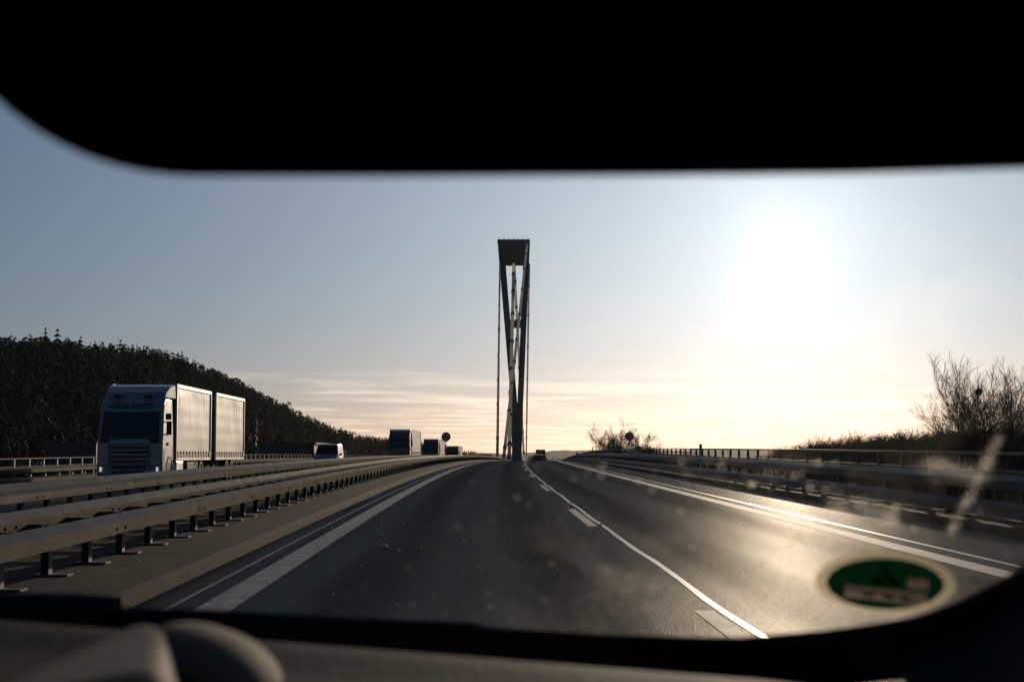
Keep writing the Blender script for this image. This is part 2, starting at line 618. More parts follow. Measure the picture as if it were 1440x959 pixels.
def strip(mb, cols, ds=DL):
    """cols: list of (X, h): an open sheet swept along the road"""
    n = len(cols)
    vs = [R(d, X, h) for d in ds for (X, h) in cols]
    fs = [(i * n + j, i * n + j + 1, (i + 1) * n + j + 1, (i + 1) * n + j) for i in range(len(ds) - 1) for j in range(n - 1)]
    mb.add(vs, fs)
    return mb


def sweep(mb, poly, ds):
    """closed (X, h) outline swept along the road, capped"""
    n = len(poly)
    vs = []
    X0 = poly[0][0]
    for d in ds:
        for (X, h) in poly:
            vs.append(Vector((off(d) + X, d, prof(d) + cross(X0) + h)))
    fs = [(i * n + j, i * n + (j + 1) % n, (i + 1) * n + (j + 1) % n, (i + 1) * n + j) for i in range(len(ds) - 1) for j in range(n)]
    fs.append(tuple(range(n)))
    fs.append(tuple((len(ds) - 1) * n + k for k in reversed(range(n))))
    mb.add(vs, fs)
    return mb


def uv_sheet(name, mat, X0, X1, h, ds=DL, nx=6):
    xs = [X0 + (X1 - X0) * i / nx for i in range(nx + 1)]
    mb = MB()
    strip(mb, [(x, h) for x in xs], ds)
    o = mb.build(name, mat)
    me = o.data
    ul = me.uv_layers.new(name='UVMap')
    for lp in me.loops:
        co = me.vertices[lp.vertex_index].co
        ul.data[lp.index].uv = (co.x - off(co.y), co.y)
    return tag(o, kind='structure')


# ------------------------------------------------------------------ terrain, far hills
def ground():
    xs = np.concatenate([np.linspace(-9000, -600, 15), np.linspace(-500, 500, 41), np.linspace(600, 9000, 15)])
    ys = np.concatenate([np.linspace(-400, 1500, 60), np.linspace(1700, 14000, 30)])
    V = []
    for y in ys:
        for x in xs:
            z = -7.0 - 3.0 * min(1, max(0, (y - 250) / 600)) + 0.5 * math.sin(x * 0.021 + y * 0.013) * math.cos(y * 0.017)
            V.append((x, y, z))
    nx, ny = len(xs), len(ys)
    F = np.array([(j * nx + i, j * nx + i + 1, (j + 1) * nx + i + 1, (j + 1) * nx + i) for j in range(ny - 1) for i in range(nx - 1)])
    return tag(np_mesh('ground', np.array(V), F, M['soil']), kind='structure')


ground()
# embankments carrying the approach
de = [d for d in DL if d <= 260]
mb = MB()
strip(mb, [(9.15, -0.25), (10.8, -0.5), (14, -2.4), (22, -8.5)], de)
tag(mb.build('embankment', M['soil']), kind='structure')
mb = MB()
strip(mb, [(-19.35, -0.25), (-21, -0.5), (-26, -3.0), (-36, -8.5)], de)
tag(mb.build('embankment', M['soil']), kind='structure')
# bridge deck beyond the abutment, and the fill under the road
mb = MB()
n0 = [(9.14, -0.02), (9.14, -2.2), (-19.34, -1.7), (-19.34, 0.4)]
sweep(mb, [(9.14, -0.16), (9.14, -2.4), (-19.34, -3.0), (-19.34, -0.75), (-7.4, -0.30), (-6.1, -1.3), (-4.5, -1.3), (-2.7, -0.16)], [d for d in DL if d <= 860])
tag(mb.build('bridge_deck', M['concrete']), kind='structure')

uv_sheet('road', M['road'], -2.62, 6.95, 0.0, nx=10)
uv_sheet('oncoming_road', M['road_far'], -17.75, -7.52, 0.0, nx=8)


def paved(name, X0, X1, h, mat, ds=DL):
    mb = MB()
    strip(mb, [(X0, h), (X1, h)], ds)
    return tag(mb.build(name, mat), kind='structure')


paved('road_edge_line', -2.10, -1.82, 0.004, M['paint'])
paved('road_gutter_joint', -2.33, -2.29, 0.004, M['joint'])
paved('road_edge_line', 4.78, 5.06, 0.004, M['paint'])
paved('road_joint_line', 5.33, 5.40, 0.004, M['seam'])
# sealed longitudinal joint, slightly wavy
mb = MB()
ds = [-10 + 0.8 * i for i in range(260)]
vs = []
for i, d in enumerate(ds):
    x = 1.80 + 0.012 * math.sin(d * 0.9) + random.uniform(-0.006, 0.006)
    w = 0.030 + random.uniform(-0.005, 0.005)
    vs += [R(d, x - w, 0.005), R(d, x + w, 0.005)]
mb.add(vs, [(2 * i, 2 * i + 1, 2 * i + 3, 2 * i + 2) for i in range(len(ds) - 1)])
tag(mb.build('road_joint_line', M['seam']), kind='structure')
mb = MB()
for k in range(-1, 24):
    d0 = 11.6 - 6 + k * 17.6
    dd = [d0, d0 + 3, d0 + 6]
    strip(mb, [(1.58, 0.004), (1.72, 0.004)], dd)
tag(mb.build('road_lane_dashes', M['paint']), kind='structure')
paved('oncoming_edge_line', -8.2, -7.95, 0.004, M['paint'])
paved('oncoming_edge_line', -15.4, -15.12, 0.004, M['paint'])
mb = MB()
for k in range(0, 20):
    strip(mb, [(-11.85, 0.004), (-11.7, 0.004)], [3 + k * 18, 9 + k * 18])
tag(mb.build('oncoming_lane_dashes', M['paint']), kind='structure')


# kerb caps (concrete strips that carry the guard rails), with a slightly uneven arris
def cap_strip(name, Xa, Xb, h, base):
    mb = MB()
    dsx = []
    d = -10.0
    while d < 420:
        dsx.append(d)
        d += 1.0 if d < 90 else 6.0
    sgn = 1 if Xb > Xa else -1
    vs, n = [], 5
    for d in dsx:
        j = random.uniform(-0.012, 0.012)
        q = random.uniform(-0.01, 0.008)
        for (X, hh) in ((Xa, base), (Xa + j, h - 0.03 + q), (Xa + sgn * 0.05 + j, h + q * 0.5), (Xb, h), (Xb, base)):
            p = R(d, Xb, 0)
            vs.append(Vector((off(d) + X, d, prof(d) + hh)))
    fs = [(i * n + k, i * n + k + 1, (i + 1) * n + k + 1, (i + 1) * n + k) for i in range(len(dsx) - 1) for k in range(n - 1)]
    fs.append(tuple(range(n)))
    mb.add(vs, fs)
    return tag(mb.build(name, M['kerb']), kind='structure')


cap_strip('median_kerb', -2.60, -4.45, 0.12, -0.05)
cap_strip('median_kerb', -7.50, -6.15, 0.12, -0.6)
cap_strip('verge_kerb', 6.93, 9.16, 0.12, -0.5)
cap_strip('oncoming_verge_kerb', -17.72, -19.36, -0.30, -1.0)


# ------------------------------------------------------------------ guard rails and railings
def rail_ds(a, b):
    out, d = [], a
    while d < b:
        out.append(d)
        d += 2 if d < 80 else (4 if d < 200 else 10)
    return out + [b]


def beam_poly(X, z, s, hh=0.155, dep=0.08):
    """rail section with a flat face towards +X (s=1) or -X (s=-1) and a sloping upper flank"""
    lo = hh * 0.62
    return [(X, z - hh * 0.80), (X + s * dep, z - lo), (X + s * dep, z + hh * 0.40), (X, z + hh), (X - s * 0.008, z + hh), (X + s * (dep - 0.008), z + hh * 0.40 - 0.006),
            (X + s * (dep - 0.008), z - lo + 0.006), (X - s * 0.008, z - hh * 0.80)]


def bolts(mb, X, z, s, a, b, step=4.0):
    d = a
    while d < b:
        for dz in (-0.02,):
            for dd in (-0.16, 0.16):
                p = R(d + dd, X, 0)
                mb.box((p.x + s * 0.004, p.y, prof(d) + z + dz), (0.012, 0.04, 0.028))
        d += step


def posts_on(root, mesh_mb, mat, place, ds, limit=100, name='post'):
    """the first LIMIT posts are parts; those farther off are one mass"""
    near, far = ds[:limit], ds[limit:]
    first = None
    for d in near:
        p, rz = place(d)
        if first is None:
            o = mesh_mb.build(name, mat, root, world=False)
            first = o
        else:
            o = first.copy()
            COL.objects.link(o)
            o.parent = root
        o.location = p - root.location
        o.rotation_euler = (0, 0, rz)
    if far:
        mb = MB()
        for d in far:
            p, rz = place(d)
            Rm = Matrix.Rotation(rz, 3, 'Z')
            mb.add([Rm @ Vector(v) + p for v in mesh_mb.v], mesh_mb.f)
        o = mb.build('far_posts', mat, root)
        tag(o, kind='stuff')


def double_guardrail(name, X, base, label, a, b, plates=True):
    root = thing(name, R(20, X, base), label, 'guard rail', 'double sided guard rails of the median')
    rd = rail_ds(a, b)
    z = 0.375
    for xo in (0.36, -0.62):
        mb = MB()
        sweep(mb, beam_poly(X + xo, base + z - (0.025 if xo < 0 else 0.0), 1, 0.105 if xo > 0 else 0.135), rd)
        bolts(mb, X + xo + 0.08, base + z, 1, max(a, 6), min(b, 120))
        mb.build('beam', M['galv'], root)
    pm = MB()
    pm.box((0.03, 0, 0.21), (0.006, 0.12, 0.42)).box((-0.03, 0, 0.21), (0.006, 0.12, 0.42)).box((0, 0, 0.21), (0.06, 0.006, 0.42))
    pm.box((0.19, 0, 0.33), (0.32, 0.05, 0.06)).box((-0.32, 0, 0.33), (0.58, 0.05, 0.06))
    if plates:
        pm.box((0.05, 0.0, 0.008), (0.30, 0.20, 0.016))
    dlist = [9.2 + 1.333 * i for i in range(int((b - 10) / 1.333))]
    posts_on(root, pm, M['steel_dark'], lambda d: (R(d, X, base), -tangent(d)), dlist)
    return root


double_guardrail('guard_rail', -3.62, 0.12, 'double-sided steel guard rail on the concrete kerb right beside our left lane', -8, 330)
double_guardrail('guard_rail', -6.60, 0.12, 'second steel guard rail of the median, on the kerb beside the oncoming carriageway', -8, 330)


def verge_guardrail(name, X, s, base, label, a, b, dstart, step=2.0, bm_=None, pmat=None):
    """two-beam rail at the deck's edge: s = which way the beams face"""
    root = thing(name, Vector((off(30) + X, 30, prof(30) + base)), label, 'guard rail')
    rd = rail_ds(a, b)

    def BP(z, hh):
        return [(x, h_) for (x, h_) in beam_poly(X + s * 0.10, z, s, hh)]
    for (z, hh) in ((0.51, 0.135), (0.125, 0.13)):
        mb = MB()
        poly = BP(z, hh)
        n = len(poly)
        vs = [Vector((off(d) + x, d, prof(d) + base + h_)) for d in rd for (x, h_) in poly]
        fs = [(i * n + j, i * n + (j + 1) % n, (i + 1) * n + (j + 1) % n, (i + 1) * n + j) for i in range(len(rd) - 1) for j in range(n)]
        mb.add(vs, fs)
        mb.build('beam', bm_ or M['galv'], root)
    pm = MB()
    pm.box((0, 0, 0.30), (0.10, 0.12, 0.60)).box((s * 0.05, 0, 0.47), (0.10, 0.09, 0.1)).box((0, 0, 0.008), (0.24, 0.26, 0.016))
    dl = [dstart + step * i for i in range(int((b - dstart) / step))]
    posts_on(root, pm, pmat or M['galv_dark'], lambda d: (Vector((off(d) + X, d, prof(d) + base)), -tangent(d)), dl)


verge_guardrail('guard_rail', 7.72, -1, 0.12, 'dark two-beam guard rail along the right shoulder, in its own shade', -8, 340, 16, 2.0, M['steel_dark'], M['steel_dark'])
verge_guardrail('guard_rail', -18.15, 1, -0.30, 'sunlit guard rail on the far kerb behind the oncoming trucks', 20, 340, 44, 2.0)


def railing(name, X, base, label, a, b, dstart, H=1.0, step=2.0, mids=(0.62,), rm=None):
    root = thing(name, Vector((off(30) + X, 30, prof(30) + base)), label, 'railing')
    rd = rail_ds(a, b)
    mb = MB()
    w = 0.035
    poly = [(-0.05, H - 0.05), (0.05, H - 0.05), (0.05, H), (-0.05, H)]
    n = 4

    def sw(poly):
        vs = [Vector((off(d) + X + x, d, prof(d) + base + h_)) for d in rd for (x, h_) in poly]
        fs = [(i * n + j, i * n + (j + 1) % n, (i + 1) * n + (j + 1) % n, (i + 1) * n + j) for i in range(len(rd) - 1) for j in range(n)]
        q = MB()
        q.add(vs, fs)
        return q
    sw(poly).build('top_rail', rm or M['galv'], root)
    for mz in mids:
        sw([(-0.02, mz - 0.025), (0.02, mz - 0.025), (0.02, mz + 0.025), (-0.02, mz + 0.025)]).build('middle_rail', rm or M['galv'], root)
    pm = MB()
    pm.box((0, 0, (H - 0.05) / 2), (0.07, 0.11, H - 0.05)).box((0, 0, 0.01), (0.2, 0.2, 0.02))
    dl = [dstart + step * i for i in range(int((b - dstart) / step))]
    posts_on(root, pm, rm or M['galv_dark'], lambda d: (Vector((off(d) + X, d, prof(d) + base)), -tangent(d)), dl)


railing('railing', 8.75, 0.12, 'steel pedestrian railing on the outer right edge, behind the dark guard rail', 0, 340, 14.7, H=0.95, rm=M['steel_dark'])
railing('railing', -18.95, -0.30, 'thin sunlit railing on the outer left edge behind the trucks', 20, 340, 44.5, H=0.98)

# ------------------------------------------------------------------ pylon and stay cables
PD = 500.0
PX, PZ = 3.2 * PD / 1000, prof(PD) - 0.2


def px_at(px, py, d):
    """where on the bridge, at distance d, a sight line through picture position (px, py) lands"""
    u, v = (px - 720) / 2200.0, (479.5 - py) / 2200.0
    c, s = math.cos(PITCH), math.sin(PITCH)
    ray = Vector((u, c - v * s, s + v * c))
    return EYE + ray * (d / ray.y)


root = thing('bridge_pylon', px_at(726.5, 652, PD), 'tall dark steel pylon, a slim V with a solid head panel, standing in the median', 'pylon')


def slab(name, quad, depth, mat=None, y=PD, bev=0.15):
    a = [px_at(x, yy, y) for x, yy in quad]
    vs = [p + Vector((0, -depth / 2, 0)) for p in a] + [p + Vector((0, depth / 2, 0)) for p in a]
    mb = MB()
    n = len(a)
    mb.add(vs, [tuple(range(n)), tuple(reversed(range(n, 2 * n)))] + [(i, (i + 1) % n, (i + 1) % n + n, i + n) for i in range(n)])
    return mb.build(name, mat or M['pylon'], root, bevel=bev, bseg=1)


slab('leg', [(699.4, 338), (708.2, 338), (727.4, 566), (718.6, 566)], 4.0)
slab('leg', [(737, 338), (745.3, 338), (735.8, 566), (727.6, 566)], 4.0)
slab('stem', [(718.7, 566.2), (735.7, 566.2), (732.6, 668), (720.4, 668)], 4.0)
slab('head_panel', [(700.2, 337.6), (744.6, 337.6), (742.2, 373), (703.6, 373)], 3.2, bev=0.0)
slab('cross_beam', [(713, 450), (737, 450), (735.6, 461), (714.6, 461)], 2.6, bev=0.0)
mb = MB()
p0 = px_at(700.2, 337.2, PD)
for k in range(7):
    p = px_at(702 + k * 6.7, 337.4, PD)
    mb.box(p + Vector((0, -1.2, 0.35)), (0.12, 0.12, 1.0))
pA, pB = px_at(701, 335.6, PD), px_at(744, 335.6, PD)
mb.build('head_railing', M['pylon'], root)


def cable(a, b, r, label, nclamps, sag=0.006):
    A, B = Vector(a), Vector(b)
    rt = thing('stay_cable', B, label, 'cable', 'stay cables of the bridge')
    L = (B - A).length
    pts = []
    for i in range(13):
        t = i / 12
        p = A.lerp(B, t)
        p.z -= sag * L * 4 * t * (1 - t) * 0.25
        pts.append(p)
    mb = MB()
    mb.tube(pts, r, 8)
    mb.build('strand', M['cable'], rt, smooth=True)
    for k in range(nclamps):
        t = (k + 0.55 + 0.18 * math.sin(k * 5.1)) / nclamps
        i = min(11, int(t * 12))
        p = pts[i].lerp(pts[i + 1], t * 12 - i)
        dv = (pts[i + 1] - pts[i]).normalized()
        mb = MB()
        mb.tube([p - dv * r * 1.5, p + dv * r * 1.5], r * 1.3, 8)
        mb.build('clamp', M['clamp'], rt)
    mb = MB()
    dv = (pts[-1] - pts[-2]).normalized()
    mb.tube([pts[-1] - dv * 2.8, pts[-1]], r * 1.5, 8)
    mb.build('socket', M['clamp'], rt)


cable(px_at(703, 372, PD - 2.3), px_at(699.3, 650, 290), 0.27, 'white stay cable hanging nearly upright on the left of the pylon', 8)
cable(px_at(741.3, 344, PD - 2.3), px_at(707.6, 650, 350), 0.36, 'white stay cable slanting from the pylon head\'s upper right corner to lower left', 9)
cable(px_at(722.4, 371, PD - 2.0), px_at(715.8, 652, 385), 0.48, 'thick white stay cable dropping from the middle of the pylon head between its legs', 8)
cable(px_at(723.0, 371, PD + 2.0), px_at(737.2, 652, 650), 0.42, 'stay cable running back behind the pylon, close to its right side', 8)
cable(px_at(744.0, 372, PD + 2.3), px_at(739.8, 652, 800), 0.34, 'thin stay cable farthest to the right of the pylon', 8)
rb = thing('cable_anchor', R(286, -4.7, -0.3), 'pale concrete anchor block at the foot of the left stay cable', 'anchor block')
mb = MB()
p = R(286, -4.7, -0.3)
mb.prism_x([(-4, 0), (6, 0), (6, 0.9), (1, 1.35), (-2.5, 1.25)], -0.55, 0.55)
mb.v = [(v[0] + p.x, v[1] + p.y, v[2] + p.z) for v in mb.v]
mb.build('block', M['concrete'], rb, bevel=0.06)


# ------------------------------------------------------------------ vehicles (front towards local -y)
def lbuild(mb, name, mat, root, **kw):
    return mb.build(name, mat, root, world=False, **kw)


def add_wheel(root, c, r, w, side):
    o = lbuild(MB().wheel(c, r, w), 'wheel', M['rubber'], root, smooth=False)
    rim = MB()
    rim.disc_x((c[0] + side * w * 0.28, c[1], c[2]), r * 0.64, w * 0.2)
    rim.disc_x((c[0] + side * w * 0.42, c[1], c[2]), r * 0.25, w * 0.2)
    lbuild(rim, 'rim', M['alu'], o)


def text_mesh(body, size, mat, root, name, loc, rot, extrude=0.004, shear=0.0):
    cu = bpy.data.curves.new(name, 'FONT')
    cu.body = body
    cu.size = size
    cu.align_x = 'CENTER'
    cu.align_y = 'CENTER'
    cu.extrude = extrude
    cu.shear = shear
    o = bpy.data.objects.new(name, cu)
    COL.objects.link(o)
    dg = bpy.context.evaluated_depsgraph_get()
    me = bpy.data.meshes.new_from_object(o.evaluated_get(dg))
    bpy.data.objects.remove(o)
    me.materials.clear()
    me.materials.append(mat)
    q = bpy.data.objects.new(name, me)
    q.parent = root
    q.location = loc
    q.rotation_euler = rot
    COL.objects.link(q)
    return q


def curtain_wall(x, y0, y1, z0, z1, side, amp=0.02, ribs=True, seed=0):
    """a tarpaulin side: pleats between straps, slack and bulges, as a real relief"""
    rs = np.random.RandomState(seed)
    ny, nz = 72, 26
    ph = rs.uniform(0, 6.28, 6)
    bl = [(rs.uniform(y0 + .5, y1 - .5), rs.uniform(z0 + .4, z1 - .4), rs.uniform(0.25, 0.8), rs.uniform(-1, 1)) for _ in range(12)]
    vs = []
    for i in range(ny + 1):
        y = y0 + (y1 - y0) * i / ny
        for j in range(nz + 1):
            z = z0 + (z1 - z0) * j / nz
            e = min(1, min(y - y0, y1 - y) / 0.4) * min(1, min(z - z0, z1 - z) / 0.3)
            gain = max(0.0, 0.55 + 0.5 * math.sin(y * 0.83 + ph[0]) + 0.4 * math.sin(y * 2.1 + ph[1]))
            a = 0.36 * gain * math.sin(y * 2 * math.pi / 0.62 + 1.6 * math.sin(y * 0.7 + ph[2]) + 0.6 * math.sin(z * 2 + ph[3])) * (0.35 + 0.65 * ((z - z0) / (z1 - z0)) ** 2)
            a += 0.09 * math.sin(z * 2 * math.pi / 0.58)
            for (by, bz, br, ba) in bl:
                a += 0.7 * ba * math.exp(-((y - by) ** 2 + (z - bz) ** 2) / (2 * br * br))
            vs.append((x + side * (amp * a * e), y, z))
    fs = [(i * (nz + 1) + j, i * (nz + 1) + j + 1, (i + 1) * (nz + 1) + j + 1, (i + 1) * (nz + 1) + j) for i in range(ny) for j in range(nz)]
    mb = MB()
    mb.add(vs, fs)
    return mb


def cargo(root, name, y0, y1, mat, seed, z0=1.05, z1=3.98, w=2.54, straps=True):
    h = w / 2
    mb = MB()
    mb.box((0, (y0 + y1) / 2, (z0 + z1) / 2), (w - 0.10, y1 - y0, z1 - z0))
    box = lbuild(mb, name, M['box_front'], root, bevel=0.02, bseg=1)
    for s in (1, -1):
        c = curtain_wall(s * (h - 0.02), y0 + 0.06, y1 - 0.06, z0 + 0.20, z1 - 0.12, s, seed=seed + s)
        c.build('curtain', mat, box, world=False, smooth=True)
    mb = MB()
    for s in (1, -1):
        mb.box((s * (h - 0.01), (y0 + y1) / 2, z1 - 0.05), (0.07, y1 - y0, 0.13))
        mb.box((s * (h - 0.02), (y0 + y1) / 2, z0 + 0.0), (0.06, y1 - y0, 0.12))
        for y in (y0 + 0.04, y1 - 0.04):
            mb.box((s * (h - 0.01), y, (z0 + z1) / 2), (0.07, 0.08, z1 - z0))
    mb.build('frame_rail', M['alu'], box, world=False)
    if straps:
        mb, m2 = MB(), MB()
        n = int((y1 - y0) / 0.6)
        for s in (1, -1):
            for k in range(n):
                y = y0 + 0.35 + k * (y1 - y0 - 0.7) / max(1, n - 1)
                mb.box((s * (h + 0.012), y, z0 + 0.14), (0.02, 0.05, 0.30))
                m2.box((s * (h + 0.006), y + 0.19, z0 + 0.20), (0.02, 0.26, 0.20))
        mb.build('strap', M['sign_back'], box, world=False)
        m2.build('strap_gap', M['black'], box, world=False)
    return box


def truck(loc, rz, label, cab_m, cur_m, group, text=None, lamps=True, trailer=True, seed=1, semi=False, front_m=None):
    root = thing('truck', loc, label, 'truck', group, rz)

    def taper(y, z):
        return 1.0 - 0.035 * max(0, z - 2.0) - 0.02 * max(0, 0.4 - y)
    body = MB()
    body.prism_x([(0.10, 0.36), (0.02, 0.45), (0.0, 1.0), (0.02, 1.75), (0.08, 1.9), (0.30, 2.82), (0.46, 3.18), (0.78, 3.38), (2.1, 3.42), (2.1, 0.95), (0.36 + 1.35, 0.95), (0.36 + 1.3, 0.6), (0.75, 0.36)], -1.25, 1.25, taper)
    cab = lbuild(body, 'cab', cab_m, root, bevel=0.10, bseg=3, smooth=False, bang=40)
    # roof deflector up to the box
    mb = MB()
    mb.prism_x([(0.72, 3.36), (0.95, 3.62), (1.5, 3.86), (2.2, 3.97), (2.2, 3.36)], -1.14, 1.14, lambda y, z: 1 + 0.09 * (y - 0.7) - 0.05 * (z - 3.36))
    lbuild(mb, 'roof_deflector', cab_m, root, bevel=0.06, bseg=2)
    # windscreen: a thick dark panel lying on the sloping front
    mb = MB()
    mb.add([(-1.10, 0.062, 1.90), (1.10, 0.062, 1.90), (1.06, 0.275, 2.78), (-1.06, 0.275, 2.78), (-1.10, 0.10, 1.90), (1.10, 0.10, 1.90), (1.06, 0.31, 2.78), (-1.06, 0.31, 2.78)],
           [(0, 1, 2, 3), (7, 6, 5, 4), (0, 4, 5, 1), (1, 5, 6, 2), (2, 6, 7, 3), (3, 7, 4, 0)])
    ws = lbuild(mb, 'windscreen', M['glass_dark'], root, bevel=0.01, bseg=1)
    mb = MB()
    for sx in (-0.55, 0.35):
        mb.box((sx + 0.1, 0.055, 1.93), (0.75, 0.03, 0.03), Matrix.Rotation(0.04, 3, 'Y'))
    lbuild(mb, 'wiper', M['black'], root)
    # sun visor over the windscreen
    mb = MB()
    mb.prism_x([(0.14, 2.83), (0.10, 2.86), (0.30, 2.98), (0.36, 2.94)], -1.12, 1.12)
    lbuild(mb, 'sun_visor', cab_m, root, bevel=0.01, bseg=1)
    mb = MB()
    mb.box((0, 0.325, 3.0), (1.8, 0.02, 0.035))
    for sx in (-0.62, 0.52):
        mb.box((sx, 0.66, 3.44), (0.26, 0.14, 0.10))
    lbuild(mb, 'roof_lamp', M['black'], root)
    # grille with slots
    mb = MB()
    for z, wv in ((1.47, 1.40), (1.30, 1.38), (1.13, 1.36), (0.96, 1.34), (0.72, 1.30), (0.55, 1.24)):
        mb.box((0, 0.006, z), (wv, 0.06, 0.085))
    lbuild(mb, 'grille', M['black'], root)
    mb = MB()
    for z, wv in ((1.545, 1.44), (1.385, 1.42), (1.215, 1.40), (1.045, 1.38)):
        mb.box((0, -0.014, z), (wv, 0.05, 0.03))
    lbuild(mb, 'grille_bar', front_m or cab_m, root)
    mb = MB()
    mb.box((0, -0.028, 0.42), (0.52, 0.03, 0.11))
    lbuild(mb, 'number_plate', M['sign_white'], root)
    mb = MB()
    mb.box((0, -0.012, 0.80), (2.36, 0.05, 0.035)).box((0, -0.008, 1.60), (1.56, 0.04, 0.03)).box((0, 0.035, 1.845), (2.2, 0.05, 0.05))
    for s in (1, -1):
        mb.box((s * 0.76, -0.008, 1.2), (0.03, 0.04, 0.80))
    lbuild(mb, 'panel_gap', M['black'], root)
    for s in (1, -1):
        mb = MB()
        mb.box((s * 0.80, -0.018, 0.50), (0.26, 0.04, 0.10))
        lbuild(mb, 'fog_lamp', M['lamp_lens'], root, bevel=0.01, bseg=1)
    for s in (1, -1):
        mb = MB()
        mb.prism_x([(0.0, 1.66), (-0.012, 1.78), (0.05, 1.80), (0.05, 1.66)], s * 0.78, s * 1.12)
        lbuild(mb, 'corner_intake', M['black'], root)
        mb = MB()
        mb.box((s * 0.98, 0.0, 0.88), (0.40, 0.05, 0.20), Matrix.Rotation(s * -0.2, 3, 'Y'))
        hl = lbuild(mb, 'headlight', M['lamp_lens'], root, bevel=0.015, bseg=1)
        if lamps:
            mb = MB()
            mb.box((s * 1.07, -0.026, 0.66), (0.075, 0.03, 0.16))
            mb.build('running_lamp', M['lamp_on'], hl, world=False)
        # side window, door lines, handle
        mb = MB()
        xw = s * 1.232
        mb.add([(xw, 0.42, 1.96), (xw, 1.15, 1.90), (xw - s * 0.04, 1.15, 2.72), (xw - s * 0.04, 0.60, 2.72),
                (xw - s * 0.05, 0.42, 1.96), (xw - s * 0.05, 1.15, 1.90), (xw - s * 0.09, 1.15, 2.72), (xw - s * 0.09, 0.60, 2.72)],
               [(0, 1, 2, 3), (7, 6, 5, 4), (0, 4, 5, 1), (1, 5, 6, 2), (2, 6, 7, 3), (3, 7, 4, 0)])
        lbuild(mb, 'side_window', M['glass_side'], root)
        mb = MB()
        mb.box((s * 1.258, 1.08, 1.62), (0.03, 0.2, 0.12))
        lbuild(mb, 'door_handle', M['black'], root)
        # mirrors on arms
        mb = MB()
        mb.box((s * 1.44, 0.30, 2.22), (0.20, 0.16, 0.52)).box((s * 1.42, 0.26, 2.66), (0.22, 0.16, 0.24))
        mb.box((s * 1.30, 0.36, 2.46), (0.20, 0.05, 0.05)).box((s * 1.30, 0.36, 1.98), (0.20, 0.05, 0.05))
        lbuild(mb, 'mirror', M['black'], root, bevel=0.03, bseg=1)
        # wheel arch
        mb = MB()
        arch = [(1.36 + 0.64 * math.cos(a), 0.52 + 0.64 * math.sin(a), 0) for a in np.linspace(0, math.pi, 11)]
        vs, fs = [], []
        for (ay, az, _) in arch:
            for (xx, k) in ((s * 1.26, 1.0), (s * 0.85, 1.0), (s * 0.85, 0.86), (s * 1.26, 0.86)):
                vs.append((xx, 1.36 + (ay - 1.36) * k, 0.52 + (az - 0.52) * k))
        for i in range(10):
            for j in range(4):
                fs.append((i * 4 + j, i * 4 + (j + 1) % 4, (i + 1) * 4 + (j + 1) % 4, (i + 1) * 4 + j))
        mb.add(vs, fs)
        lbuild(mb, 'wheel_arch', cab_m, root)
        add_wheel(root, (s * 1.05, 1.36, 0.52), 0.52, 0.32, s)
    if text:
        text_mesh(text, 0.30, M['letter'], root, 'lettering', (-0.03, 0.355, 3.13), (rad(66), 0, 0), shear=0.25)
    # chassis
    mb = MB()
    L = 17.0 if semi else 10.0
    mb.box((0, L / 2 + 0.9, 0.85), (0.9, L - 1, 0.28))
    lbuild(mb, 'chassis', M['chassis'], root)
    mb = MB()
    for s in (1, -1):
        mb.box((s * 1.05, 3.4, 0.70), (0.35, 1.3, 0.52))
    lbuild(mb, 'fuel_tank', M['alu'], root, bevel=0.05)
    mb = MB()
    for s in (1, -1):
        mb.box((s * 1.2, 6.0, 0.72), (0.04, 2.2, 0.4))
    lbuild(mb, 'side_guard', M['chassis'], root)
    if semi:
        cargo(root, 'cargo_box', 2.55, 16.1, cur_m, seed, z0=1.1, z1=3.98)
        axles = (5.2, 11.0, 12.3, 13.6)
    else:
        cargo(root, 'cargo_box', 2.40, 9.75, cur_m, seed)
        axles = (6.6, 7.9)
    if trailer and not semi:
        cargo(root, 'trailer_box', 10.95, 18.7, M['curtain2'], seed + 5)
        mb = MB()
        mb.box((0, 14.6, 0.85), (0.9, 8.2, 0.28)).box((0, 10.3, 0.75), (0.2, 1.6, 0.15))
        lbuild(mb, 'trailer_chassis', M['chassis'], root)
        axles = axles + (14.2, 15.5)
    for y in axles:
        for s in (1, -1):
            add_wheel(root, (s * 1.05, y, 0.5), 0.50, 0.34, s)
    return root


GT = 'trucks coming towards us in the far lane'
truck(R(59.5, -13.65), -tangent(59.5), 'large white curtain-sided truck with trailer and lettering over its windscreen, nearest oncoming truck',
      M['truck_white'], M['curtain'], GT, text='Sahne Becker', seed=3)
truck(R(178, -13.0), -tangent(178), 'dark-fronted tall truck right behind the silver minivan, before the left round sign', M['truck_grey'], M['curtain'], GT, lamps=True, seed=21, semi=True)
truck(R(248, -14.3), -tangent(248), 'middle truck of the three far ones, between the tall truck and the round sign', M['truck_dark'], M['curtain2'], GT, lamps=False, seed=31, semi=True)
truck(R(322, -15.0), -tangent(322), 'smallest and farthest oncoming truck, just right of the round sign\'s pole', M['truck_dark'], M['curtain2'], GT, lamps=False, seed=41, semi=True)


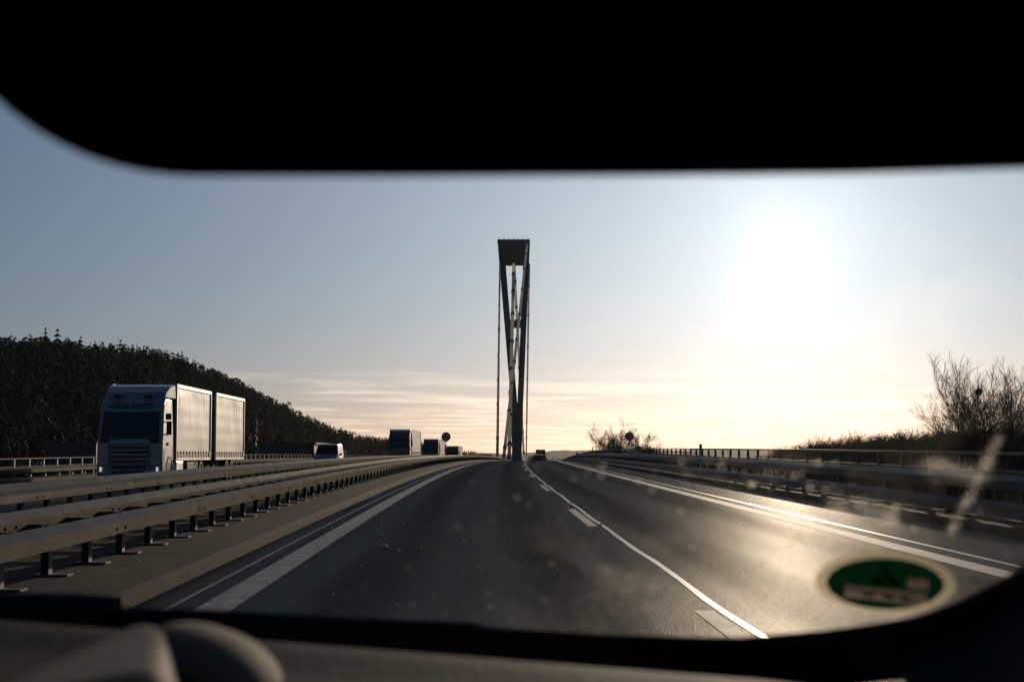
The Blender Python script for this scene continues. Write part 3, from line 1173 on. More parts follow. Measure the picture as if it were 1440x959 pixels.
def car(name, loc, rz, label, cat, paint, L=4.6, Wd=1.82, H=1.68, van=True, tails=False):
    root = thing(name, loc, label, cat, None, rz)
    if van:
        pr = [(0.10, 0.28), (0.0, 0.42), (0.03, 0.72), (0.30, 0.92), (0.75, 1.02), (1.55, H - 0.10), (2.0, H), (L - 0.8, H), (L - 0.25, H - 0.15), (L - 0.02, 0.95), (L, 0.5), (L - 0.1, 0.28)]
    else:
        pr = [(0.10, 0.25), (0.0, 0.40), (0.05, 0.68), (0.9, 0.92), (1.7, H - 0.10), (2.2, H), (L - 1.0, H - 0.02), (L - 0.45, H - 0.2), (L - 0.05, 0.95), (L, 0.5), (L - 0.1, 0.25)]
    mb = MB()
    mb.prism_x(pr, -Wd / 2, Wd / 2, lambda y, z: 1.0 - 0.17 * max(0, (z - 0.92)) / (H - 0.92) - (0.05 if (y < 0.2 or y > L - 0.2) else 0))
    lbuild(mb, 'body', paint, root, bevel=0.07, bseg=3, bang=20)

    def panel(n, p0, p1, w0, w1, out):
        (ya, za), (yb, zb) = p0, p1
        nv = Vector((0, -(zb - za), (yb - ya))).normalized() * out
        b = [Vector((-w0, ya, za)), Vector((w0, ya, za)), Vector((w1, yb, zb)), Vector((-w1, yb, zb))]
        q = MB()
        q.add([v + nv for v in b] + [v - nv * 3 for v in b], [(0, 1, 2, 3), (7, 6, 5, 4), (0, 4, 5, 1), (1, 5, 6, 2), (2, 6, 7, 3), (3, 7, 4, 0)])
        lbuild(q, n, M['glass_dark'], root)
    i = 4 if van else 3
    a, b = pr[i], pr[i + 1]
    panel('windscreen', (a[0] + 0.06, a[1] + 0.05), (b[0] - 0.02, b[1] - 0.02), Wd / 2 * 0.90, Wd / 2 * 0.78, 0.012)
    c, d = pr[-4], pr[-3]
    panel('rear_window', (c[0] + 0.04, c[1] - 0.06), (d[0] - 0.02, d[1] + 0.03), Wd / 2 * 0.76, Wd / 2 * 0.88, 0.012)
    for s in (1, -1):
        k0, k1 = 1.0 - 0.015, 1.0 - 0.155
        x0, x1 = s * (Wd / 2 * k0 + 0.004), s * (Wd / 2 * k1 + 0.004)
        ya, yb = (a[0] + 0.45, L - 0.45)
        q = MB()
        b4 = [Vector((x0, ya, 1.0)), Vector((x0, yb, 1.0)), Vector((x1, yb - 0.2, H - 0.12)), Vector((x1, b[0] + 0.25, H - 0.12))]
        q.add(b4 + [v - Vector((s * 0.04, 0, 0)) for v in b4], [(0, 1, 2, 3), (7, 6, 5, 4), (0, 4, 5, 1), (1, 5, 6, 2), (2, 6, 7, 3), (3, 7, 4, 0)])
        lbuild(q, 'side_window', M['glass_dark'], root)
        q = MB()
        q.box((s * (Wd / 2 + 0.12), a[0] + 0.35, 1.05), (0.2, 0.12, 0.15))
        lbuild(q, 'mirror', M['black'], root, bevel=0.03, bseg=1)
        q = MB()
        q.box((s * (Wd / 2 - 0.30), 0.09, 0.72), (0.34, 0.16, 0.14))
        lbuild(q, 'headlight', M['lamp_lens'], root, bevel=0.02, bseg=1)
        q = MB()
        q.box((s * (Wd / 2 - 0.17), L - 0.06, 0.86), (0.24, 0.14, 0.2))
        lbuild(q, 'taillight', M['tail'], root, bevel=0.02, bseg=1)
        for y in (0.85, L - 0.85):
            add_wheel(root, (s * (Wd / 2 - 0.12), y, 0.31), 0.31, 0.2, s)
    q = MB()
    q.box((0, 0.02, 0.5), (Wd * 0.7, 0.05, 0.16))
    lbuild(q, 'grille', M['black'], root)
    return root


car('minivan', R(114, -12.75), -tangent(114), 'silver minivan with a dark windscreen driving ahead of the far trucks', 'minivan', M['car_silver'], H=1.82, Wd=1.75)
car('car', R(287.5, 2.65), math.pi - tangent(287.5), 'dark car far ahead of us in the right lane beside the pylon', 'car', M['car_dark'], H=1.46, Wd=1.88, L=4.5, van=False)
# the lorry beyond it, seen from behind
rl = thing('lorry', R(405, 3.1), 'grey box lorry seen from behind over the roof of the dark car ahead', 'lorry')
rl.rotation_euler = (0, 0, -tangent(430))
q = MB()
q.box((0, 6, 2.5), (2.5, 12, 2.95))
lbuild(q, 'cargo_box', M['box_front'], rl, bevel=0.03, bseg=1)
q = MB()
for s in (1, -1):
    q.box((s * 0.62, -0.02, 2.5), (1.18, 0.05, 2.75))
lbuild(q, 'rear_door', M['truck_grey'], rl)
q = MB()
q.box((0, 7, 0.85), (0.9, 13, 0.3)).box((0, 0.1, 0.6), (2.3, 0.12, 0.16))
lbuild(q, 'chassis', M['chassis'], rl)
q = MB()
q.prism_x([(12.3, 0.5), (14.4, 0.5), (14.4, 2.4), (14.0, 3.2), (12.3, 3.5)], -1.22, 1.22)
lbuild(q, 'cab', M['truck_grey'], rl, bevel=0.08)
for s in (1, -1):
    q = MB()
    q.box((s * 1.0, 0.0, 0.9), (0.35, 0.08, 0.14))
    lbuild(q, 'taillight', M['tail'], rl)
    for y in (2.2, 3.5, 13.3):
        add_wheel(rl, (s * 1.05, y, 0.5), 0.5, 0.32, s)


# ------------------------------------------------------------------ signs and small roadside things
def round_sign(loc, label, hpole, mat_pole):
    root = thing('traffic_sign', loc, label, 'traffic sign', 'round no-overtaking signs')
    q = MB()
    q.tube([(0, 0.03, 0), (0, 0.03, hpole + 0.4)], 0.038, 8)
    lbuild(q, 'pole', mat_pole, root)
    q = MB()
    q.tube([(0, 0.0, hpole), (0, -0.02, hpole)], 0.375, 32)
    lbuild(q, 'plate', M['sign_red'], root)
    q = MB()
    q.tube([(0, -0.021, hpole), (0, -0.025, hpole)], 0.290, 32)
    lbuild(q, 'white_field', M['sign_white'], root)
    q = MB()      # truck on the left (red), car on the right (black), both seen from behind
    q.box((-0.10, -0.028, hpole + 0.035), (0.17, 0.006, 0.17)).box((-0.10, -0.028, hpole - 0.075), (0.14, 0.006, 0.03)).box((-0.155, -0.028, hpole - 0.105), (0.04, 0.006, 0.05)).box((-0.045, -0.028, hpole - 0.105), (0.04, 0.006, 0.05))
    lbuild(q, 'truck_symbol', M['sign_red'], root)
    q = MB()
    q.box((0.11, -0.028, hpole - 0.06), (0.17, 0.006, 0.07)).box((0.11, -0.028, hpole + 0.005), (0.11, 0.006, 0.06)).box((0.05, -0.028, hpole - 0.11), (0.035, 0.006, 0.04)).box((0.17, -0.028, hpole - 0.11), (0.035, 0.006, 0.04))
    lbuild(q, 'car_symbol', M['sign_black'], root)
    return root


round_sign(R(127, -4.66, 0.12 - 0.75), 'round red-rimmed traffic sign in the median, in front of the far trucks', 2.72, M['galv_dark'])
round_sign(Vector((off(127) + 10.2, 127, prof(127) - 0.4)), 'round red-rimmed traffic sign in front of the bare trees right of the road', 2.52, M['galv_dark'])
p = Vector((off(292) + 9.9, 292, prof(292) - 0.3))
rs = thing('distance_sign', p, 'tiny square sign on a pole beyond the end of the right railing', 'sign')
q = MB()
q.tube([(0, 0.03, 0), (0, 0.03, 2.1)], 0.035, 6)
lbuild(q, 'pole', M['galv_dark'], rs)
q = MB()
q.box((0, 0, 1.85), (0.5, 0.02, 0.5))
lbuild(q, 'plate', M['sign_back'], rs, bevel=0.01, bseg=1)
p = Vector((off(124) + 10.7, 124, prof(124) - 0.45))
rs = thing('roadside_cabinet', p, 'dark box on posts behind the railing, just right of the right sign\'s pole', 'cabinet')
q = MB()
q.box((0, 0, 1.6), (0.5, 0.3, 0.34))
lbuild(q, 'cabinet', M['sign_back'], rs, bevel=0.02, bseg=1)
q = MB()
for s in (-0.18, 0.18):
    q.box((s, 0, 0.72), (0.05, 0.05, 1.44))
lbuild(q, 'post', M['galv_dark'], rs)
for d, lab, hh in ((67, 'pale marker post by the right railing, nearest of three', 1.18), (131, 'slim marker post by the right railing, middle of three', 1.5), (178, 'slim marker post by the right railing, farthest of three', 1.5)):
    p = Vector((off(d) + 8.97, d, prof(d) + 0.12))
    rs = thing('marker_post', p, lab, 'marker post', 'marker posts by the right railing')
    q = MB()
    q.prism_x([(-0.05, 0), (0.05, 0), (0.05, hh - 0.12), (-0.05, hh - 0.04)], -0.06, 0.06)
    lbuild(q, 'post', M['galv_dark'], rs, bevel=0.01, bseg=1)
    q = MB()
    q.box((0, -0.055, hh - 0.3), (0.05, 0.012, 0.16))
    lbuild(q, 'reflector', M['lamp_lens'], rs)

# low industrial building and mast at the foot of the wooded hill
rbld = thing('industrial_building', (-62, 420, -7.4), 'low grey industrial shed at the foot of the wooded hill, behind the trailer', 'building')
q = MB()
q.prism_x([(0, 0), (40, 0), (40, 11.6), (0, 11.6)], -9, 9)
lbuild(q, 'wall', M['building'], rbld)
q = MB()
q.prism_x([(-0.4, 11.62), (40.4, 11.62), (40.4, 12.0), (-0.4, 12.0)], -9.5, 9.5)
lbuild(q, 'roof', M['building_pale'], rbld)
q = MB()
q.box((-3, -0.06, 2.2), (5, 0.15, 4.4))
lbuild(q, 'gate', M['sign_back'], rbld)
for k in range(4):
    q = MB()
    q.box((-6 + k * 4, -0.06, 8.6), (2.2, 0.14, 1.1))
    lbuild(q, 'window', M['glass_dark'], rbld)
rm = thing('lattice_mast', (-67, 412, -7.4), 'slender mast with small antennas standing before the grey shed', 'mast')
q = MB()
for sx, sy in ((-1, -1), (1, -1), (1, 1), (-1, 1)):
    q.tube([(sx * 0.5, sy * 0.5, 0), (sx * 0.18, sy * 0.18, 22)], 0.06, 5)
for k in range(11):
    z0, z1 = k * 2.0, k * 2.0 + 2
    w0, w1 = 0.5 - 0.32 * z0 / 22, 0.5 - 0.32 * z1 / 22
    for s in (1, -1):
        q.tube([(-w0 * s, -w0, z0), (w1 * s, -w1, z1)], 0.035, 4)
        q.tube([(-w0, -w0 * s, z0), (-w1, w1 * s, z1)], 0.035, 4)
lbuild(q, 'lattice', M['galv'], rm)
q = MB()
q.tube([(0, 0, 18.9), (0, 0, 24.6)], 0.22, 8).box((-0.8, -0.3, 17.4), (1.1, 0.3, 0.7)).box((0.9, -0.3, 17.0), (0.9, 0.3, 0.9))
lbuild(q, 'antenna', M['building_pale'], rm)
rp = thing('pale_shed', (-93, 330, -7.4), 'pale flat shed just left of the white truck\'s cab', 'building')
q = MB()
q.box((0, 8, 5.6), (11, 16, 11.2))
lbuild(q, 'wall', M['building'], rp)
q = MB()
q.box((0, 8, 11.32), (11.4, 16.4, 0.24))
lbuild(q, 'roof', M['building_pale'], rp)

# ------------------------------------------------------------------ the wooded hill
RIDGE = [(-420, 470, 620), (-200, 474, 650), (0, 480, 700), (60, 481, 730), (122, 487, 760), (214, 495, 830), (260, 507, 880), (306, 526, 930), (352, 547, 1000), (382, 563, 1050),
         (406, 574, 1090), (452, 595, 1180), (483, 605, 1240), (515, 613, 1310), (560, 618, 1400), (610, 623, 1500), (650, 632, 1600), (700, 640, 1750)]
rp_ = np.array(RIDGE, float)
TREE_H = 14.5


def tree_h(px):
    return float(np.interp(px, [380, 520], [TREE_H, 10.0]))


def ridge(px):
    d = np.interp(px, rp_[:, 0], rp_[:, 2])
    py = np.interp(px, rp_[:, 0], rp_[:, 1])
    x = (px - 720) / 2200.0 * d
    z = 1.24 + (640 - py) / 2200.0 * d - tree_h(px) * 0.84
    return x, d, max(z, -9.5)


def hill_point(px, s):
    x, d, z = ridge(px)
    k = 0.47 + 0.53 * s
    if s <= 1:
        h = -9.0 + (z + 9.0) * (s * s * (3 - 2 * s))
    else:
        h = z - (s - 1) * 80
    return (x * k, d * k, h)


pxs = np.linspace(-420, 700, 57)
ss = np.linspace(0, 1.5, 24)
V = np.array([hill_point(px, s) for px in pxs for s in ss])
nS = len(ss)
F = np.array([(i * nS + j, i * nS + j + 1, (i + 1) * nS + j + 1, (i + 1) * nS + j) for i in range(len(pxs) - 1) for j in range(nS - 1)])
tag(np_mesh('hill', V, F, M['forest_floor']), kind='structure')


def conifer_proto(seed, wide=0.24, layers=9, spikes=9):
    """ragged spruce of unit height: whorls of drooping, uneven branches. Triangles only."""
    rs = np.random.RandomState(seed)
    V, F = [], []
    # stem
    for k in range(3):
        a = 2 * math.pi * k / 3
        V.append((0.012 * math.cos(a), 0.012 * math.sin(a), 0))
    V.append((0, 0, 1.0))
    F += [(0, 1, 3), (1, 2, 3), (2, 0, 3)]
    for l in range(layers):
        t = 0.12 + 0.84 * l / (layers - 1)
        rmax = wide * (1 - t) ** 0.75 * rs.uniform(0.75, 1.2) + 0.012
        for k in range(spikes):
            a = 2 * math.pi * (k + rs.uniform(-0.4, 0.4)) / spikes
            r = rmax * rs.uniform(0.55, 1.15)
            w = 0.55 * rmax * rs.uniform(0.6, 1.1)
            drop = 0.35 * r + rs.uniform(0, 0.03)
            b = len(V)
            c, s = math.cos(a), math.sin(a)
            top = t + 0.05 + 0.03 * (1 - t)
            V += [(0, 0, top), (r * c * 0.55 - s * w, r * s * 0.55 + c * w, t - drop * 0.4), (r * c, r * s, t - drop), (r * c * 0.55 + s * w, r * s * 0.55 - c * w, t - drop * 0.45)]
            F += [(b, b + 1, b + 2), (b, b + 2, b + 3)]
    return np.array(V), np.array(F)


def pine_proto(seed, wide=0.24, base=0.25, n=105):
    """rounded pine or broadleaf crown of unit height: many uneven leaf clumps on a stem"""
    rs = np.random.RandomState(seed)
    V = [(0.015, 0, 0), (-0.008, 0.013, 0), (-0.008, -0.013, 0), (0, 0, 0.8)]
    F = [(0, 1, 3), (1, 2, 3), (2, 0, 3)]
    for k in range(n):
        t_ = rs.uniform(0, 1)
        rr = wide * math.sin(math.pi * min(1, 0.12 + 0.88 * t_) ** 0.8) ** 0.7
        a = rs.uniform(0, 6.28)
        r = rr * math.sqrt(rs.uniform(0.1, 1))
        c = np.array((r * math.cos(a), r * math.sin(a), base + (0.97 - base) * t_))
        sz = rs.uniform(0.032, 0.062)
        b = len(V)
        for q_ in range(4):
            d = rs.normal(0, 1, 3)
            d /= np.linalg.norm(d)
            V.append(tuple(c + d * sz * np.array((1.15, 1.15, 0.75))))
        F += [(b, b + 1, b + 2), (b, b + 2, b + 3), (b, b + 3, b + 1), (b + 1, b + 3, b + 2)]
    return np.array(V), np.array(F)


PROTOS = [pine_proto(21), pine_proto(22, 0.30, 0.18), pine_proto(23, 0.20), conifer_proto(1), conifer_proto(2, 0.20), conifer_proto(3, 0.28, 8), conifer_proto(4, 0.17, 10), conifer_proto(5, 0.34, 7, 10)]


def scatter(spots):
    """spots: (x, y, z, height, which, rot) -> one merged V, F"""
    Vs, Fs, n = [], [], 0
    for (x, y, z, h, k, r, fat) in spots:
        V, F = PROTOS[k]
        c, s = math.cos(r), math.sin(r)
        P = np.empty_like(V)
        P[:, 0] = (V[:, 0] * c - V[:, 1] * s) * h * fat + x
        P[:, 1] = (V[:, 0] * s + V[:, 1] * c) * h * fat + y
        P[:, 2] = V[:, 2] * h + z
        Vs.append(P)
        Fs.append(F + n)
        n += len(V)
    return np.concatenate(Vs), np.concatenate(Fs)


spots = []
for i in range(3000):
    px = RNG.uniform(-300, 690)
    s = RNG.uniform(0.0, 1.0) ** 0.75 * 1.06
    x, y, z = hill_point(px, s)
    h = tree_h(px) * RNG.uniform(0.62, 1.02)
    spots.append((x, y, z - 0.5, h, RNG.choice([0, 1, 2, 0, 1, 2, 3, 4, 6, 7]), RNG.uniform(0, 6.28), RNG.uniform(0.95, 1.5)))
# a closer row along the crest line so that no sky shows under it
for px in np.arange(-300, 690, 2.6):
    x, y, z = hill_point(px + RNG.uniform(-1.5, 1.5), RNG.uniform(0.93, 1.05))
    spots.append((x, y, z - 0.5, tree_h(px) * RNG.uniform(0.66, 1.02), RNG.choice([0, 1, 2, 0, 1, 2, 3, 4, 6]), RNG.uniform(0, 6.28), RNG.uniform(0.9, 1.4)))
V, F = scatter(spots)
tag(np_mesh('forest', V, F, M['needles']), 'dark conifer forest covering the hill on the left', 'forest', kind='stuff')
# the trees that stand clear of the skyline, each its own thing
SKY = [(62, 1.36, 6, 'thin-topped conifer on the hilltop, leftmost of the two tall ones'), (79, 1.36, 5, 'broad ragged conifer on the hilltop, right one of the two tall ones'),
       (112, 1.2, 3, 'pointed conifer on the hill crest above the white truck\'s left mirror'), (168, 1.22, 5, 'conifer on the hill crest above the white truck\'s lettering'),
       (255, 1.2, 3, 'conifer standing out of the hill crest above the truck\'s curtain side'), (405, 1.22, 1, 'round-topped tree on the falling hill crest right of the trailer'),
       (433, 1.12, 4, 'small conifer on the hill crest above the silver minivan')]
for (px, k, pr, lab) in SKY:
    x, y, z = hill_point(px, 1.0)
    rt = thing('conifer_tree', (x, y, z - 0.6), lab, 'tree', 'conifers standing out of the hill\'s skyline')
    h = tree_h(px) * k
    Vp, Fp = PROTOS[pr]
    np_mesh('crown', Vp * np.array([h * 1.35, h * 1.35, h]), Fp, M['needles'], rt)
    q = MB()
    q.tube([(0, 0, 0), (0, 0, h * 0.7)], [0.3, 0.1], 6)
    lbuild(q, 'trunk', M['bark'], rt)


# ------------------------------------------------------------------ bare winter trees
def bare_tree(seed, H, spread=0.5, stems=1, levels=4, kids=(6, 6, 6, 5), r0=None, start=0.18, up=0.35, twig_min=0.012):
    """branching skeleton grown upwards; returns (trunk and limbs, twigs) as V, F triangles tubes"""
    rs = np.random.RandomState(seed)
    big, small = ([], []), ([], [])

    def seg_tube(store, pts, ra, rb, sides):
        V, F = store
        b = len(V)
        n = len(pts)
        for i, p in enumerate(pts):
            t = pts[min(i + 1, n - 1)] - pts[max(i - 1, 0)]
            t = t / (np.linalg.norm(t) + 1e-9)
            u = np.cross(t, (0.31, 0.77, 0.55))
            u /= np.linalg.norm(u) + 1e-9
            w = np.cross(t, u)
            r = ra + (rb - ra) * i / (n - 1)
            for k in range(sides):
                a = 2 * math.pi * k / sides
                V.append(p + (u * math.cos(a) + w * math.sin(a)) * r)
        for i in range(n - 1):
            for k in range(sides):
                k2 = (k + 1) % sides
                a0, a1, b0, b1 = b + i * sides + k, b + i * sides + k2, b + (i + 1) * sides + k, b + (i + 1) * sides + k2
                F.append((a0, a1, b1))
                F.append((a0, b1, b0))

    def grow(p, dirn, L, r, lev):
        n = 5 if lev < 2 else 3
        pts = [p]
        d = dirn.copy()
        for i in range(n):
            d = d + rs.normal(0, 0.10 + 0.04 * lev, 3) + np.array((0, 0, up * 0.22))
            d /= np.linalg.norm(d)
            pts.append(pts[-1] + d * L / n)
        re = max(twig_min * 0.7, r * (0.42 if lev else 0.35))
        seg_tube(big if lev < 2 else small, pts, r, re, 6 if lev == 0 else (4 if lev == 1 else 3))
        if lev >= levels:
            return
        nk = kids[min(lev, len(kids) - 1)]
        for k in range(nk):
            t = (start if lev == 0 else 0.22) + (1 - (start if lev == 0 else 0.22)) * (k + rs.uniform(0.1, 0.9)) / nk
            i = min(n - 1, int(t * n))
            q = pts[i] + (pts[i + 1] - pts[i]) * (t * n - i)
            ax = pts[i + 1] - pts[i]
            ax /= np.linalg.norm(ax)
            sd = rs.normal(0, 1, 3)
            sd -= ax * sd.dot(ax)
            sd /= np.linalg.norm(sd) + 1e-9
            sp = spread * rs.uniform(0.7, 1.3)
            nd = ax * math.cos(sp) + sd * math.sin(sp)
            rr = (r + (re - r) * t) * rs.uniform(0.45, 0.65)
            grow(q, nd, L * rs.uniform(0.42, 0.68) * (1.0 - 0.35 * t if lev == 0 else 1.0), max(twig_min, rr), lev + 1)

    r0 = r0 or H * 0.018
    for s in range(stems):
        a = 2 * math.pi * s / stems + rs.uniform(-0.3, 0.3)
        lean = 0.0 if stems == 1 else rs.uniform(0.15, 0.4)
        d = np.array((math.cos(a) * lean, math.sin(a) * lean, 1.0))
        grow(np.array((math.cos(a) * 0.1, math.sin(a) * 0.1, 0.0)), d / np.linalg.norm(d), H * rs.uniform(0.55, 0.68), r0, 0)
    return [(np.array(V), np.array(F)) for V, F in (big, small)]


def place_tree(name, px, d, z, H, label, seed, group=None, **kw):
    x = (px - 720) / 2200.0 * d
    rt = thing(name, (x, d, z), label, 'tree', group)
    b, s = bare_tree(seed, H, **kw)
    np_mesh('trunk', b[0], b[1], M['bark'], rt)
    np_mesh('crown', s[0], s[1], M['twigs'], rt)
    return rt


GB = 'bare trees right of the road'
t1 = place_tree('bare_tree', 1358, 175, -6.5, 18.6, 'broad bare tree right of the road, left one of the big pair above the wood', 5, GB, spread=0.54, stems=3, kids=(11, 7, 5, 4), up=0.58, twig_min=0.014)
t2 = place_tree('bare_tree', 1391, 178, -6.5, 18.9, 'bare tree with a dark mistletoe ball, right one of the big pair above the wood', 8, GB, spread=0.50, stems=2, kids=(11, 7, 6, 4), up=0.58, twig_min=0.014)
place_tree('bare_tree', 1441, 185, -6.5, 16.4, 'bare tree cut by the right edge of the view', 13, GB, spread=0.50, stems=3, kids=(11, 7, 5, 4), up=0.58, twig_min=0.014)
place_tree('bare_tree', 1406, 170, -6.5, 13.0, 'low gnarled bare tree between the big pair and the one at the right edge', 17, GB, spread=0.7, stems=1, kids=(7, 5, 4, 3), up=0.3, twig_min=0.02)
place_tree('bare_bush', 864, 205, -5.5, 11.4, 'wide bare bush left of the right-hand round sign', 23, 'bare bushes behind the right-hand round sign', spread=0.60, stems=6, kids=(8, 6, 5, 4), up=0.4, r0=0.12, start=0.15, twig_min=0.018)
place_tree('bare_bush', 907, 210, -5.5, 10.2, 'smaller bare bush right of the right-hand round sign', 29, 'bare bushes behind the right-hand round sign', spread=0.55, stems=5, kids=(8, 6, 5, 3), up=0.35, r0=0.10, start=0.15, twig_min=0.018)
place_tree('bare_bush', 664, 340, -7.5, 8.9, 'small bare bush behind the median barrier, right of the farthest truck', 31, None, spread=0.8, stems=5, kids=(6, 5, 4, 3), up=0.3, r0=0.12, twig_min=0.03)
place_tree('bare_bush', 967, 230, -5.5, 8.2, 'low bare shrub peeping over the right railing', 37, None, spread=0.8, stems=5, kids=(6, 5, 4, 3), up=0.3, r0=0.1, twig_min=0.02)
place_tree('bare_tree', 600, 420, -9, 14.2, 'bare tree top showing over the middle far truck', 41, None, spread=0.7, stems=2, kids=(6, 5, 4, 3), up=0.4, twig_min=0.03)
# mistletoe ball
q = MB()
rs_ = np.random.RandomState(3)
for k in range(240):
    v = Vector(rs_.normal(0, 1, 3)).normalized()
    q.tube([v * 0.05, v * 0.30 + Vector(rs_.normal(0, 0.05, 3)), v * 0.42 + Vector(rs_.normal(0, 0.07, 3))], [0.02, 0.03, 0.012], 3)
o = lbuild(q, 'mistletoe', M['leaf'], t2)
pm_ = px_at(1376, 551, 176.5)
o.location = pm_ - t2.location

# wood behind them: one mass of bare trunks and twigs
WPROT = [bare_tree(100 + k, 1.0, spread=0.6, stems=1, levels=3, kids=(9, 6, 5), r0=0.012, start=0.12, up=0.5, twig_min=0.0022) for k in range(4)]
WPROT = [(np.concatenate([b[0], s[0]]), np.concatenate([b[1], s[1] + len(b[0])])) for b, s in WPROT]


def wood(name, spots, label):
    Vs, Fs, n = [], [], 0
    for (x, y, z, h, fat) in spots:
        V, F = WPROT[RNG.randint(0, 4)]
        r = RNG.uniform(0, 6.28)
        c, s = math.cos(r), math.sin(r)
        P = np.empty_like(V)
        P[:, 0] = (V[:, 0] * c - V[:, 1] * s) * h * fat + x
        P[:, 1] = (V[:, 0] * s + V[:, 1] * c) * h * fat + y
        P[:, 2] = V[:, 2] * h + z
        Vs.append(P)
        Fs.append(F + n)
        n += len(V)
    tag(np_mesh(name, np.concatenate(Vs), np.concatenate(Fs), M['twigs']), label, 'wood', kind='stuff')


sp = []
for k in range(420):
    d = RNG.uniform(290, 420)
    px = RNG.uniform(1085, 1560)
    top = np.interp(px, [1085, 1110, 1160, 1200, 1300, 1440, 1560], [638, 631, 624, 617, 610, 603, 598])
    h = 7.5 + 1.24 + (640 - top) / 2200 * d + RNG.uniform(-1.2, 0.5)
    sp.append(((px - 720) / 2200 * d, d, -7.5, h * 1.12, RNG.uniform(1.2, 1.9)))
for k in range(130):      # undergrowth at its edge
    d = RNG.uniform(215, 300)
    px = RNG.uniform(1180, 1560)
    sp.append(((px - 720) / 2200 * d, d, -7.5, RNG.uniform(5, 9.5), RNG.uniform(1.6, 2.4)))
wood('bare_wood', sp, 'brown bare wood along the right, low behind the railing')
sp = []
for k in range(260):
    d = RNG.uniform(700, 1100)
    px = RNG.uniform(640, 1100)
    h = 10.5 + RNG.uniform(-2.5, 1.8)
    sp.append(((px - 720) / 2200 * d, d, -10, h, RNG.uniform(1.2, 2.2)))
wood('far_wood', sp, 'hazy line of bare trees across the valley beyond the pylon')


# far hills on the horizon
def far_hill(pts, d, depth):
    mb = MB()
    n = len(pts)
    front = [((px - 720) / 2200 * d, d - depth, -12) for px, py in pts]
    top = [((px - 720) / 2200 * d, d, 1.24 + (640 - py) / 2200 * d) for px, py in pts]
    back = [((px - 720) / 2200 * d, d + depth, -12) for px, py in pts]
    vs = front + top + back
    fs = [(k * n + i, k * n + i + 1, (k + 1) * n + i + 1, (k + 1) * n + i) for k in range(2) for i in range(n - 1)]
    mb.add(vs, fs)
    return tag(mb.build('hills', M['hill'], smooth=True), kind='structure')


def hump(px0, px1, base, humps):
    out = []
    for px in np.arange(px0, px1, 6):
        y = base
        for (c, w, a) in humps:
            y -= a * math.exp(-((px - c) / w) ** 2)
        y -= 0.5 * math.sin(px * 0.13) + 0.3 * math.sin(px * 0.31)
        out.append((px, y))
    return out


far_hill(hump(560, 1700, 640, [(770, 60, 2.5), (820, 70, 4.5), (930, 90, 4.0), (1100, 120, 4), (1400, 300, 8)]), 5200, 900)
far_hill(hump(500, 1700, 640, [(700, 50, 2.0), (900, 120, 6), (1050, 100, 6), (1250, 160, 7)]), 8200, 1200)

# ------------------------------------------------------------------ pale bits scattered on the carriageway
mb = MB()


def fleck(px, py, size):
    # ground position from picture position (the road is nearly a plane here)
    d = 1.24 / ((py - 640) / 2200.0 + 0.0091)
    for _ in range(3):
        d = 1.24 / ((py - 640) / 2200.0 + 0.0091 - d / 30800.0)
    x = (px - 720) / 2200.0 * d
    X = x - off(d)
    if X < -2.5 or X > 6.8:
        return
    p = R(d, X, 0.006)
    a = random.uniform(0, 6.28)
    s = size * random.uniform(0.7, 1.7)
    c_, s_ = math.cos(a), math.sin(a)
    pts = []
    for k in range(6):
        t = 2 * math.pi * k / 6
        r = s * random.uniform(0.5, 1.1)
        u, v = r * math.cos(t), 0.6 * r * math.sin(t)
        pts.append(p + Vector((u * c_ - v * s_, u * s_ + v * c_, 0.004 + (0.8 * s * random.random()))))
    lo = [q_ - Vector((0, 0, 0.004)) for q_ in pts]
    mb.add(pts + lo, [tuple(range(6)), tuple(reversed(range(6, 12)))] + [(i, (i + 1) % 6, (i + 1) % 6 + 6, i + 6) for i in range(6)])


for k in range(90):
    fleck(random.gauss(560, 70), random.gauss(735, 22), 0.012)
for k in range(70):
    fleck(random.uniform(470, 1000), random.uniform(690, 860), 0.009)
for (px, py, sz) in ((545, 769, 0.05), (653, 762, 0.04), (819, 756, 0.035), (832, 749, 0.04), (843, 757, 0.035), (845, 738, 0.03), (838, 750, 0.025), (822, 727, 0.02), (803, 716, 0.02), (824, 713, 0.025), (525, 732, 0.03), (537, 737, 0.03),
                     (563, 776, 0.03), (720, 767, 0.03), (530, 745, 0.02), (522, 741, 0.02), (841, 752, 0.02)):
    fleck(px, py, sz)
for k in range(60):
    fleck(random.uniform(240, 480), random.uniform(715, 800), 0.012)
tag(mb.build('road_litter', M['litter']), 'pale flecks of litter scattered on the left lane', 'litter', kind='stuff')

# ------------------------------------------------------------------ thin air haze over the valley
HZ = 1.2e-5
m = bpy.data.materials.new('air_haze')
m.use_nodes = True
t = m.node_tree
t.nodes.clear()
pv_ = N(t, 'ShaderNodeVolumePrincipled')
pv_.inputs['Color'].default_value = (0.86, 0.92, 1.0, 1)
pv_.inputs['Density'].default_value = HZ
pv_.inputs['Anisotropy'].default_value = 0.55
o_ = N(t, 'ShaderNodeOutputMaterial')
t.links.new(pv_.outputs[0], o_.inputs['Volume'])
if HZ > 0:
    q = MB()
    q.box((0, 6900, 80), (18400, 14700, 190))
    tag(q.build('haze', m), kind='stuff')

# ===INTERIOR===
# ------------------------------------------------------------------ our own car: windscreen, dashboard, visor, shell
CARX = -0.25
car_root = thing('own_car', (CARX, -0.4, prof(0)), 'dark interior of our own car round the view: dashboard, windscreen edge and lowered sun visor', 'car')
SLOPE, SD, SZ = 0.62, 1.065, 1.157


